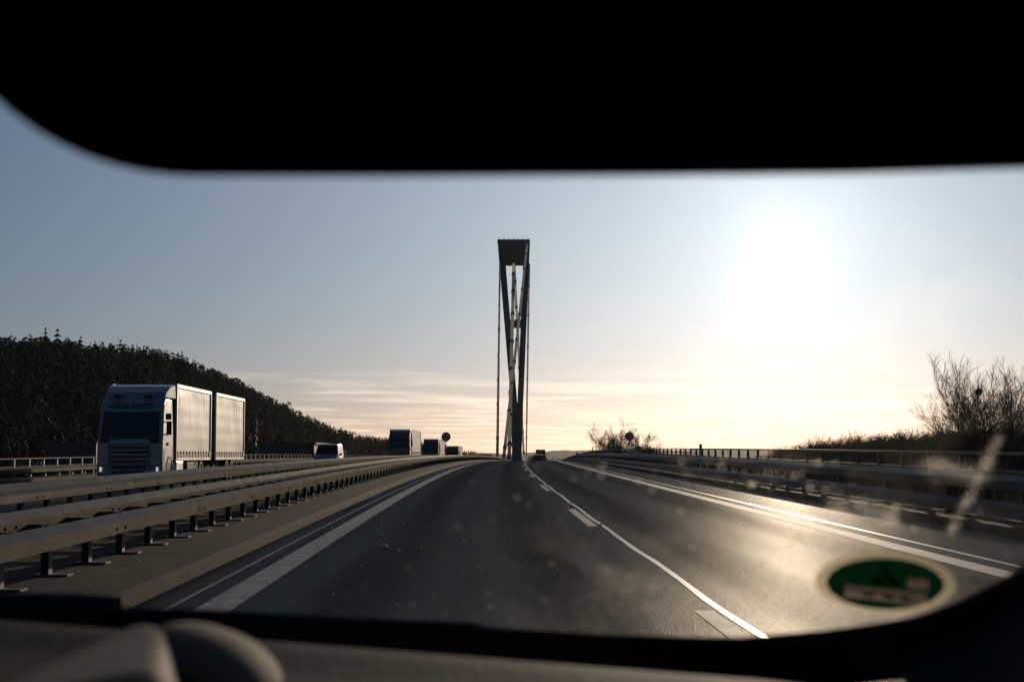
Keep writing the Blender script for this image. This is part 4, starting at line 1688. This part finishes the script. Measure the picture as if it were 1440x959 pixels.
def ws_point(x, s):
    """a point of the windscreen: x across, s metres up the slope from the base line"""
    k = 1.0 / math.sqrt(1 + SLOPE * SLOPE)
    d0 = SD + 0.07 - 0.25 * (x - CARX) ** 2
    return Vector((x, d0 - s * k, SZ - 0.07 * SLOPE + s * k * SLOPE))


def ws_from(px, py):
    """where a sight line from the seat meets the windscreen -> (x, s)"""
    r = px_at(px, py, 1.0) - EYE
    lo, hi = 0.1, 3.0
    for _ in range(50):
        m_ = (lo + hi) / 2
        p = EYE + r * m_
        d_on = SD - 0.25 * (p.x - CARX) ** 2 - (p.z - SZ) / SLOPE
        if p.y < d_on:
            lo = m_
        else:
            hi = m_
    p = EYE + r * lo
    k = 1.0 / math.sqrt(1 + SLOPE * SLOPE)
    return p.x, (p.z - SZ + 0.07 * SLOPE) / (k * SLOPE)


WN = Vector((0, SLOPE, 1)).normalized()     # outward normal of the glass
XL, XR, S0, S1 = -0.97, 0.47, -0.02, 0.63


def ws_grid(nx, ns, off0):
    vs = [ws_point(XL + (XR - XL) * i / nx, S0 + (S1 - S0) * j / ns) + WN * off0 for i in range(nx + 1) for j in range(ns + 1)]
    fs = [(i * (ns + 1) + j, i * (ns + 1) + j + 1, (i + 1) * (ns + 1) + j + 1, (i + 1) * (ns + 1) + j) for i in range(nx) for j in range(ns)]
    return vs, fs


def ws_slab(o0, o1, nx=28, ns=10):
    a, f = ws_grid(nx, ns, o0)
    b, _ = ws_grid(nx, ns, o1)
    n = len(a)
    q = MB()
    fs = list(f) + [tuple(k + n for k in reversed(t)) for t in f]
    w = ns + 1
    for i in range(nx):
        for j in (0, ns):
            p0, p1 = i * w + j, (i + 1) * w + j
            fs.append((p0, p1, p1 + n, p0 + n))
    for j in range(ns):
        for i in (0, nx):
            p0, p1 = i * w + j, i * w + j + 1
            fs.append((p0, p1, p1 + n, p0 + n))
    q.add(a + b, fs)
    return q


ws_root = ws_slab(0.0, 0.004).build('windscreen', M['glass'], car_root, smooth=True)

# black ceramic border: follows the opening, then runs out under the trim
OPEN = [(-2200, 836), (-900, 842), (-300, 845), (0, 847), (180, 851), (300, 854), (450, 863), (560, 868), (667, 872), (684, 878), (837, 888), (960, 892), (1040, 893), (1085, 889),
        (1160, 883), (1240, 872), (1292, 862), (1344, 843), (1385, 822), (1416, 806), (1440, 787), (1462, 760), (1490, 715), (1512, 640), (1540, 520), (1575, 380), (1640, 160), (1680, 20)]
op = [ws_from(*p) for p in OPEN]


def strip_on_glass(pts, width, off0, thick):
    n = len(pts)
    q = MB()
    vs = []
    for i, (x, s) in enumerate(pts):
        a, b = pts[max(0, i - 1)], pts[min(n - 1, i + 1)]
        tx, ts = b[0] - a[0], b[1] - a[1]
        L = math.hypot(tx, ts) or 1
        nx_, ns_ = ts / L, -tx / L            # outward (down / right)
        for k in (0.0, 1.0):
            for o in (off0, off0 - thick):
                vs.append(ws_point(x + nx_ * width * k, s + ns_ * width * k) + WN * o)
    fs = []
    for i in range(n - 1):
        b, c = i * 4, (i + 1) * 4
        for (u, v) in ((0, 1), (1, 3), (3, 2), (2, 0)):
            fs.append((b + u, b + v, c + v, c + u))
    fs += [(0, 1, 3, 2), ((n - 1) * 4, (n - 1) * 4 + 2, (n - 1) * 4 + 3, (n - 1) * 4 + 1)]
    q.add(vs, fs)
    return q


strip_on_glass(op[:19], 0.085, -0.0015, 0.004).build('frit_border', M['frit'], ws_root)
strip_on_glass(op[18:], 0.024, -0.0015, 0.004).build('frit_border', M['frit'], ws_root)
# wiper resting at the foot of the glass
a_, b_ = ws_from(-420, 866), ws_from(168, 874)
q = MB()
pts = [ws_point(a_[0] + (b_[0] - a_[0]) * t, a_[1] + (b_[1] - a_[1]) * t - 0.004 * math.sin(t * 3.1)) + WN * 0.016 for t in np.linspace(0, 1, 9)]
q.tube(pts, [0.006] * 8 + [0.004], 8)
q.build('wiper_blade', M['rubber'], car_root, smooth=True)
q = MB()
q.tube([p + WN * 0.012 for p in pts[:6]] + [ws_point(-0.9, 0.0) + WN * 0.03], 0.005, 6)
q.build('wiper_arm', M['black'], car_root)

# dust on the outside of the glass: a thin film of air full of fine particles (volume only)
m = bpy.data.materials.new('windscreen_dust')
m.use_nodes = True
t = m.node_tree
t.nodes.clear()
out = N(t, 'ShaderNodeOutputMaterial')
vsn = N(t, 'ShaderNodeVolumeScatter')
vsn.inputs['Color'].default_value = (1.0, 0.97, 0.93, 1)
vsn.inputs['Anisotropy'].default_value = 0.92
c = N(t, 'ShaderNodeTexCoord')
n1 = N(t, 'ShaderNodeTexNoise')
n1.inputs['Scale'].default_value = 16.0
n1.inputs['Detail'].default_value = 5
n1.inputs['Roughness'].default_value = 0.6
n1.inputs['Distortion'].default_value = 0.7
t.links.new(c.outputs['Object'], n1.inputs['Vector'])
mr = N(t, 'ShaderNodeMapRange')
mr.inputs['From Min'].default_value = 0.42
mr.inputs['From Max'].default_value = 0.75
mr.inputs['To Min'].default_value = 0.0
mr.inputs['To Max'].default_value = 1.0
t.links.new(n1.outputs['Fac'], mr.inputs['Value'])
n2 = N(t, 'ShaderNodeTexNoise')
n2.inputs['Scale'].default_value = 120.0
n2.inputs['Detail'].default_value = 3
t.links.new(c.outputs['Object'], n2.inputs['Vector'])
# the wipers leave the lower edge dirtier than the swept field
sp_ = N(t, 'ShaderNodeSeparateXYZ')
t.links.new(c.outputs['Object'], sp_.inputs[0])
low = N(t, 'ShaderNodeMapRange')
low.interpolation_type = 'SMOOTHSTEP'
low.inputs['From Min'].default_value = 0.95
low.inputs['From Max'].default_value = 1.08
low.inputs['To Min'].default_value = 0.10
low.inputs['To Max'].default_value = 1.0
t.links.new(math_node(t, 'MULTIPLY_ADD', sp_.outputs['Y'], 1.0, -0.4), low.inputs['Value'])
dn = math_node(t, 'MULTIPLY_ADD', mr.outputs[0], DUST_PATCH, DUST_BASE)
dn = math_node(t, 'MULTIPLY', dn, math_node(t, 'MAXIMUM', math_node(t, 'MULTIPLY_ADD', n2.outputs['Fac'], 4.0, -1.1), 0.15))
dn = math_node(t, 'MULTIPLY', dn, low.outputs[0])
side = N(t, 'ShaderNodeMapRange')        # more dust on the passenger's side, also shaped to lift the glare there
side.interpolation_type = 'SMOOTHSTEP'
side.inputs['From Min'].default_value = 0.14
side.inputs['From Max'].default_value = 0.58
side.inputs['To Min'].default_value = 0.035
side.inputs['To Max'].default_value = 1.0
t.links.new(sp_.outputs['X'], side.inputs['Value'])
dn = math_node(t, 'MULTIPLY', dn, side.outputs[0])


def smear(pa_, pb_, width, dens):
    # a wiped streak between two places on the glass: density falls off from its centre line
    A, B = ws_point(*ws_from(*pa_)), ws_point(*ws_from(*pb_))
    ax, ay = A.x - CARX, A.y + 0.4
    bx, by = B.x - CARX - ax, B.y + 0.4 - ay
    L2 = bx * bx + by * by
    dx = math_node(t, 'SUBTRACT', sp_.outputs['X'], ax)
    dy = math_node(t, 'SUBTRACT', sp_.outputs['Y'], ay)
    h_ = math_node(t, 'MULTIPLY_ADD', dx, bx / L2, math_node(t, 'MULTIPLY', dy, by / L2))
    h_ = math_node(t, 'MINIMUM', math_node(t, 'MAXIMUM', h_, 0.0), 1.0)
    ex = math_node(t, 'MULTIPLY_ADD', h_, -bx, dx)
    ey = math_node(t, 'MULTIPLY_ADD', h_, -by, dy)
    r_ = math_node(t, 'SQRT', math_node(t, 'MULTIPLY_ADD', ex, ex, math_node(t, 'MULTIPLY', ey, ey)))
    k_ = math_node(t, 'SUBTRACT', 1.0, math_node(t, 'DIVIDE', r_, width), clamp=True)
    return math_node(t, 'MULTIPLY', math_node(t, 'MULTIPLY', k_, dens), math_node(t, 'MAXIMUM', math_node(t, 'MULTIPLY_ADD', n2.outputs['Fac'], 5.0, -1.6), 0.1))


for args in (((1405, 640), (1338, 768), 0.0042, 11.0), ((1310, 676), (1380, 690), 0.010, 9.0), ((1190, 738), (1250, 746), 0.016, 10.0)):
    dn = math_node(t, 'ADD', dn, smear(*args))
t.links.new(dn, vsn.inputs['Density'])
t.links.new(vsn.outputs[0], out.inputs['Volume'])
df = ws_slab(0.006, 0.009, 14, 6).build('dust_film', m, ws_root)
tag(df, kind='stuff')

# specks and dried drops on the outside
q = MB()
for k in range(210):
    x, s = ws_from(random.triangular(480, 1430, 1150), random.uniform(650, 885))
    r = random.choice((0.0004, 0.0005, 0.0006, 0.0009, 0.0013))
    c0 = ws_point(x, s) + WN * 0.0045
    for o in (0.0, 0.0002):
        pass
    U, Vv = Vector((1, 0, 0)), WN.cross(Vector((1, 0, 0)))
    ring = [c0 + (U * math.cos(a) + Vv * math.sin(a)) * r * random.uniform(0.8, 1.2) for a in np.linspace(0, 2 * math.pi, 7)[:-1]]
    top = [p + WN * 0.0003 for p in ring]
    q.add(ring + top, [tuple(range(6)), tuple(reversed(range(6, 12)))] + [(i, (i + 1) % 6, (i + 1) % 6 + 6, i + 6) for i in range(6)])
for (px, py, r) in ((1058, 690, 0.0011), (1080, 645, 0.0010), (972, 868, 0.0009), (690, 862, 0.0008), (1262, 722, 0.0009),
                    (945, 838, 0.0008), (917, 842, 0.0007), (1337, 608, 0.0009), (1152, 660, 0.0008), (1118, 679, 0.0007), (1018, 656, 0.0006)):
    x, s = ws_from(px, py)
    c0 = ws_point(x, s) + WN * 0.0045
    U, Vv = Vector((1, 0, 0)), WN.cross(Vector((1, 0, 0)))
    ring = [c0 + (U * math.cos(a) + Vv * math.sin(a)) * r * 1.8 for a in np.linspace(0, 2 * math.pi, 9)[:-1]]
    top = [p + WN * 0.0004 for p in ring]
    q.add(ring + top, [tuple(range(8)), tuple(reversed(range(8, 16)))] + [(i, (i + 1) % 8, (i + 1) % 8 + 8, i + 8) for i in range(8)])
o = q.build('dried_specks', M['speck'], ws_root)
tag(o, kind='stuff')

# environmental badge in the lower corner, seen from its back
bc = ws_from(1244, 819)
bo = ws_point(*bc)
U = Vector((1, -0.5 * (bc[0] - CARX), 0))
U = (U + Vector((0, 0, 0.5 * (bc[0] - CARX) * SLOPE * -0.0))).normalized()
Vv = WN.cross(U).normalized()
NI = -WN


def badge_ring(r0, r1, o0, n=48):
    """printed foil: an annulus on the glass"""
    q = MB()
    vs = []
    for k in range(n):
        a = 2 * math.pi * k / n
        e = U * math.cos(a) + Vv * math.sin(a)
        vs += [bo + e * r0 + NI * o0, bo + e * r1 + NI * o0]
    fs = [(k * 2, k * 2 + 1, ((k + 1) % n) * 2 + 1, ((k + 1) % n) * 2) for k in range(n)]
    q.add(vs, fs)
    return q


PLATES = ([(1187, 820), (1304, 833), (1301, 850), (1188, 835)], [(1275, 810), (1304, 812), (1305, 826), (1276, 823)])


def badge_uv(p_):
    p = ws_point(*ws_from(*p_)) - bo
    return p.dot(U), p.dot(Vv)


def inside(u, v, poly):
    c_ = False
    for k in range(len(poly)):
        (x0, y0), (x1, y1) = poly[k - 1], poly[k]
        if (y0 > v) != (y1 > v) and u < (x1 - x0) * (v - y0) / (y1 - y0) + x0:
            c_ = not c_
    return c_


# the green foil, left open where the two white fields are
PUV = [[badge_uv(p_) for p_ in pl] for pl in PLATES]
q = MB()
cell = 0.0007
nc = int(BADGE_R / cell) + 1
idx, vs, fs = {}, [], []


def vid(iu, iv):
    if (iu, iv) not in idx:
        u, v = iu * cell, iv * cell
        r = math.hypot(u, v)
        if r > BADGE_R:
            u, v = u * BADGE_R / r, v * BADGE_R / r
        idx[(iu, iv)] = len(vs)
        vs.append(bo + U * u + Vv * v + NI * 0.0012)
    return idx[(iu, iv)]


for iu in range(-nc, nc):
    for iv in range(-nc, nc):
        u, v = (iu + 0.5) * cell, (iv + 0.5) * cell
        if math.hypot(u, v) < BADGE_R and not any(inside(u, v, pl) for pl in PUV):
            fs.append((vid(iu, iv), vid(iu + 1, iv), vid(iu + 1, iv + 1), vid(iu, iv + 1)))
q.add(vs, fs)
bd = q.build('environmental_badge', M['badge_green'], car_root)
badge_ring(BADGE_R, BADGE_R * 1.19, 0.0010).build('pale_rim', M['badge_ring'], bd)


def badge_poly(pxs_, o0, mat, name):
    q = MB()
    q.add([bo + U * (p - bo).dot(U) + Vv * (p - bo).dot(Vv) + NI * o0 for p in (ws_point(*ws_from(*p_)) for p_ in pxs_)], [tuple(range(len(pxs_)))])
    return q.build(name, mat, bd)


badge_poly([(1187, 820), (1304, 833), (1301, 850), (1188, 835)], 0.0008, M['badge_plate'], 'number_field')
badge_poly([(1275, 810), (1304, 812), (1305, 826), (1276, 823)], 0.0008, M['badge_plate'], 'stamp_field')
badge_poly([(1235, 791), (1242, 791), (1265, 818), (1256, 819)], 0.0018, M['badge_ink'], 'figure_stroke')
badge_poly([(1228, 806), (1238, 805), (1239, 819), (1227, 819)], 0.0018, M['badge_ink'], 'figure_stroke')
badge_poly([(1236, 811), (1258, 812), (1258, 816), (1236, 815)], 0.0018, M['badge_ink'], 'figure_stroke')
for x0, x1 in ((1213, 1229), (1240, 1256), (1265, 1280)):
    f = lambda x: 820 + (x - 1187) * 13 / 117.0
    badge_poly([(x0, f(x0) + 5), (x1, f(x1) + 5), (x1, f(x1) + 12), (x0, f(x0) + 12)], 0.0022, M['badge_ink'], 'number_group')

# sun visor, folded down in front of the passenger seat
vd = 0.55
q = MB()
outl = []
vz = lambda py: 1.24 + (640 - py) / 2200.0 * vd
vx = lambda px: (px - 720) / 2200.0 * vd
for a in np.linspace(math.pi, math.pi / 2, 14):      # lower left corner
    outl.append((270 + 340 * math.cos(a), -7 + 250 * math.sin(a)))
outl += [(545, 243.5), (900, 242.5), (1200, 240), (1440, 233)]
for a in np.linspace(math.pi / 2, 0, 10):
    outl.append((1560 + 130 * math.cos(a), 90 + 136 * math.sin(a)))
outl += [(1690, -300), (-70, -300)]
pv = [(vx(a), vz(b)) for a, b in outl]
vs = [(x, vd - 0.009 - 0.25 * (z - 1.34), z) for x, z in pv] + [(x, vd + 0.009 - 0.25 * (z - 1.34), z) for x, z in pv]
n = len(pv)
q.add(vs, [tuple(range(n)), tuple(reversed(range(n, 2 * n)))] + [(i, (i + 1) % n, (i + 1) % n + n, i + n) for i in range(n)])
vis = q.build('sun_visor', M['visor'], car_root, bevel=0.006, bseg=3, bang=60)
q = MB()
q.box((vx(540) - 0.034, vd - 0.012, vz(246) + 0.0375), (0.067, 0.006, 0.075))
q.build('vanity_flap', M['visor'], vis, bevel=0.003, bseg=2)

# dashboard top: a soft moulded surface
def smst(a, b, x):
    t_ = min(1, max(0, (x - a) / (b - a)))
    return t_ * t_ * (3 - 2 * t_)


def height_sheet(fn, x0, x1, d0, d1, nx, nd, skirt):
    q = MB()
    vs = []
    for i in range(nx + 1):
        x = x0 + (x1 - x0) * i / nx
        for j in range(nd + 1):
            d = d0 + (d1 - d0) * j / nd
            vs.append((x, d, fn(x, d)))
    w = nd + 1
    fs = [(i * w + j, i * w + j + 1, (i + 1) * w + j + 1, (i + 1) * w + j) for i in range(nx) for j in range(nd)]
    n = len(vs)
    border = [(i, 0) for i in range(nx + 1)] + [(nx, j) for j in range(1, nd + 1)] + [(i, nd) for i in range(nx - 1, -1, -1)] + [(0, j) for j in range(nd - 1, 0, -1)]
    bi = [i * w + j for i, j in border]
    low_ = [(vs[k][0], vs[k][1], skirt) for k in bi]
    m_ = len(bi)
    fs += [(bi[k], bi[(k + 1) % m_], n + (k + 1) % m_, n + k) for k in range(m_)]
    q.add(vs + low_, fs)
    return q


def dash_h(x, d):
    z = 1.1115 - 0.077 * x
    z -= 0.10 * smst(0.66, 0.42, d) ** 1.5
    z -= 0.02 * smst(0.97, 1.06, d)
    z += 0.006 * math.exp(-((d - 0.93) / 0.05) ** 2)
    # passenger side falls away to the pillar
    z -= 0.05 * smst(0.22, 0.40, x)
    return z


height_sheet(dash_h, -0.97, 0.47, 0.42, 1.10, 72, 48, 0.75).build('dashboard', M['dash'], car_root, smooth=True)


def cowl_h(x, d):
    xr = -0.137 - 0.20 * max(0, d - 0.62) - 1.6 * max(0, d - 0.78) ** 1.5 - 0.5 * max(0, 0.64 - d)
    z = 1.1545
    e = max(0, -0.178 - x)
    z -= 9.0 * e * e if e < 0.07 else 9.0 * 0.0049 + 1.26 * (e - 0.07)
    z = max(z, 1.03)
    z -= 0.09 * smst(xr - 0.004, xr + 0.030, x)
    z -= 0.06 * smst(0.85, 0.93, d)
    z -= 0.06 * smst(0.50, 0.42, d)
    return z


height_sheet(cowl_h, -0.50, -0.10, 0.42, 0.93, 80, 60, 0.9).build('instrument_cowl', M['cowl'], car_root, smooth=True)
# the hood lip to the right of it
q = MB()
path = [(238, 874), (256, 875), (285, 880), (330, 896), (362, 917), (384, 942), (396, 970), (400, 1000), (402, 1050)]
tt = np.linspace(0, len(path) - 1, 33)
pa = np.array(path, float)


def crom(t_):
    k = int(min(len(pa) - 2, t_))
    f = t_ - k
    p0, p1, p2, p3 = pa[max(0, k - 1)], pa[k], pa[k + 1], pa[min(len(pa) - 1, k + 2)]
    return 0.5 * (2 * p1 + (p2 - p0) * f + (2 * p0 - 5 * p1 + 4 * p2 - p3) * f * f + (3 * p1 - p0 - 3 * p2 + p3) * f ** 3)


path = [crom(t_) for t_ in tt]
pp = [(((a - 720) / 2200.0) * 0.80, 1.24 - (b - 640) / 2200.0 * 0.80) for a, b in path]
cs = [(-0.065, -0.010), (-0.060, -0.002), (0.0, 0.0), (0.05, -0.004), (0.055, -0.012)]
vs = []
for i, (x, z) in enumerate(pp):
    a, b = pp[max(0, i - 1)], pp[min(len(pp) - 1, i + 1)]
    tx, tz = b[0] - a[0], b[1] - a[1]
    L = math.hypot(tx, tz)
    nx_, nz_ = -tz / L, tx / L
    for (dd, hh) in cs:
        vs.append((x + nx_ * hh, 0.80 + dd, z + nz_ * hh))
    for (dd, hh) in reversed(cs):
        vs.append((x + nx_ * (hh - 0.008), 0.80 + dd, z + nz_ * (hh - 0.008)))
w = len(cs) * 2
fs = [(i * w + j, i * w + (j + 1) % w, (i + 1) * w + (j + 1) % w, (i + 1) * w + j) for i in range(len(pp) - 1) for j in range(w)]
fs += [tuple(range(w)), tuple(reversed(range((len(pp) - 1) * w, len(pp) * w)))]
q.add(vs, fs)
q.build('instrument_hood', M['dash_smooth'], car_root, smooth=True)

# pillar trims on both sides
def pillar(side, name):
    q = MB()
    pts, rr = [], []
    for t_ in np.linspace(0, 1, 12):
        s = -0.05 + 0.72 * t_
        x = (0.435 - 0.02 * (1 - t_) if side > 0 else -0.935 + 0.02 * (1 - t_)) 
        p = ws_point(x, s) + Vector((0, -0.035, -0.03))
        pts.append(p)
        rr.append(0.045)
    q.tube(pts, rr, 16)
    return q.build(name, M['pillar'], car_root, smooth=True)


q = MB()
pts, rr = [], []
for k in range(18, len(op)):
    (x0, s0), (x1, s1) = op[k - 1], op[min(k + 1, len(op) - 1)]
    tx, ts = x1 - x0, s1 - s0
    L = math.hypot(tx, ts) or 1
    w_ = 0.056
    pts.append(ws_point(op[k][0] + ts / L * w_, op[k][1] - tx / L * w_) + NI * 0.040)
    rr.append(0.040)
q.tube(pts, rr, 20)
q.build('pillar_trim', M['pillar'], car_root, smooth=True)
pillar(-1, 'pillar_trim')
# side finisher between dash and pillar
q = MB()
path = [ws_from(*p) for p in ((1255, 884), (1300, 872), (1350, 855), (1395, 832), (1430, 806))]
vs = []
for (x, s) in path:
    p = ws_point(x, s) + NI * 0.008
    vs += [p, p + Vector((0.012, -0.10, -0.055)), p + Vector((0.03, -0.20, -0.16)), p + Vector((0.03, -0.19, -0.17)), p + Vector((0.012, -0.085, -0.065)), p + Vector((0, 0.012, -0.012))]
fs = [(i * 6 + j, i * 6 + (j + 1) % 6, (i + 1) * 6 + (j + 1) % 6, (i + 1) * 6 + j) for i in range(4) for j in range(6)]
fs += [tuple(range(6)), tuple(reversed(range(24, 30)))]
q.add(vs, fs)
q.build('side_finisher', M['trim'], car_root, smooth=True)

# shell: roof lining, doors, bonnet, light-blocking rear panel
q = MB()
rows = [(0.56, 1.452), (0.40, 1.475), (0.0, 1.50), (-0.8, 1.505), (-1.7, 1.44), (-2.1, 1.36)]
vs = []
for (d, z) in rows:
    for (x, dz) in ((-0.80, -0.03), (-0.62, 0), (0.12, 0), (0.30, -0.03)):
        xx = CARX + (x - CARX) * 1.12
        vs.append((xx, d, z + dz))
vs += [(x, y, z + 0.035) for (x, y, z) in vs]
n = 24
fs = []
for i in range(5):
    for j in range(3):
        fs.append((i * 4 + j, i * 4 + j + 1, (i + 1) * 4 + j + 1, (i + 1) * 4 + j))
        fs.append((n + i * 4 + j, n + (i + 1) * 4 + j, n + (i + 1) * 4 + j + 1, n + i * 4 + j + 1))
for j in range(3):
    for b in (0, 20):
        fs.append((b + j, b + j + 1, n + b + j + 1, n + b + j))
for i in range(5):
    for b in (0, 3):
        fs.append((i * 4 + b, (i + 1) * 4 + b, n + (i + 1) * 4 + b, n + i * 4 + b))
q.add(vs, fs)
q.build('roof', M['liner'], car_root, smooth=False)
for s in (1, -1):
    x = CARX + s * 0.79
    q = MB()
    q.prism_x([(1.05, 0.32), (1.05, 1.0), (0.95, 1.06), (-2.1, 1.10), (-2.3, 0.9), (-2.3, 0.32)], x - 0.03, x + 0.03)
    q.build('door', M['car_own'], car_root, bevel=0.015, bseg=2)
    q = MB()
    q.prism_x([(-0.95, 1.08), (-0.80, 1.08), (-0.82, 1.47), (-0.95, 1.47)], CARX + s * 0.72 - 0.03, CARX + s * 0.72 + 0.03)
    q.build('door_pillar', M['liner'], car_root)
    for y in (1.55, -1.5):
        o = MB().wheel((CARX + s * 0.74, y, prof(0) + 0.33), 0.33, 0.22).build('wheel', M['rubber'], car_root)
        r_ = MB()
        r_.disc_x((CARX + s * 0.78, y, prof(0) + 0.33), 0.21, 0.12)
        r_.build('rim', M['alu'], o)
q = MB()
q.box((CARX, -2.12, 0.95), (1.5, 0.08, 1.1))  # unseen closed panel, added to block light from behind
q.build('back_light_blocker', M['liner'], car_root)
q = MB()
q.box((CARX, -0.6, 0.33), (1.55, 3.4, 0.06))
q.build('floor_pan', M['liner'], car_root)
q = MB()
q.prism_x([(1.17, 1.03), (1.5, 1.00), (2.0, 0.90), (2.25, 0.76), (2.32, 0.55), (2.25, 0.28), (2.0, 0.28), (1.17, 0.75)], CARX - 0.78, CARX + 0.78)
q.build('bonnet', M['car_own'], car_root, bevel=0.05, bseg=3)
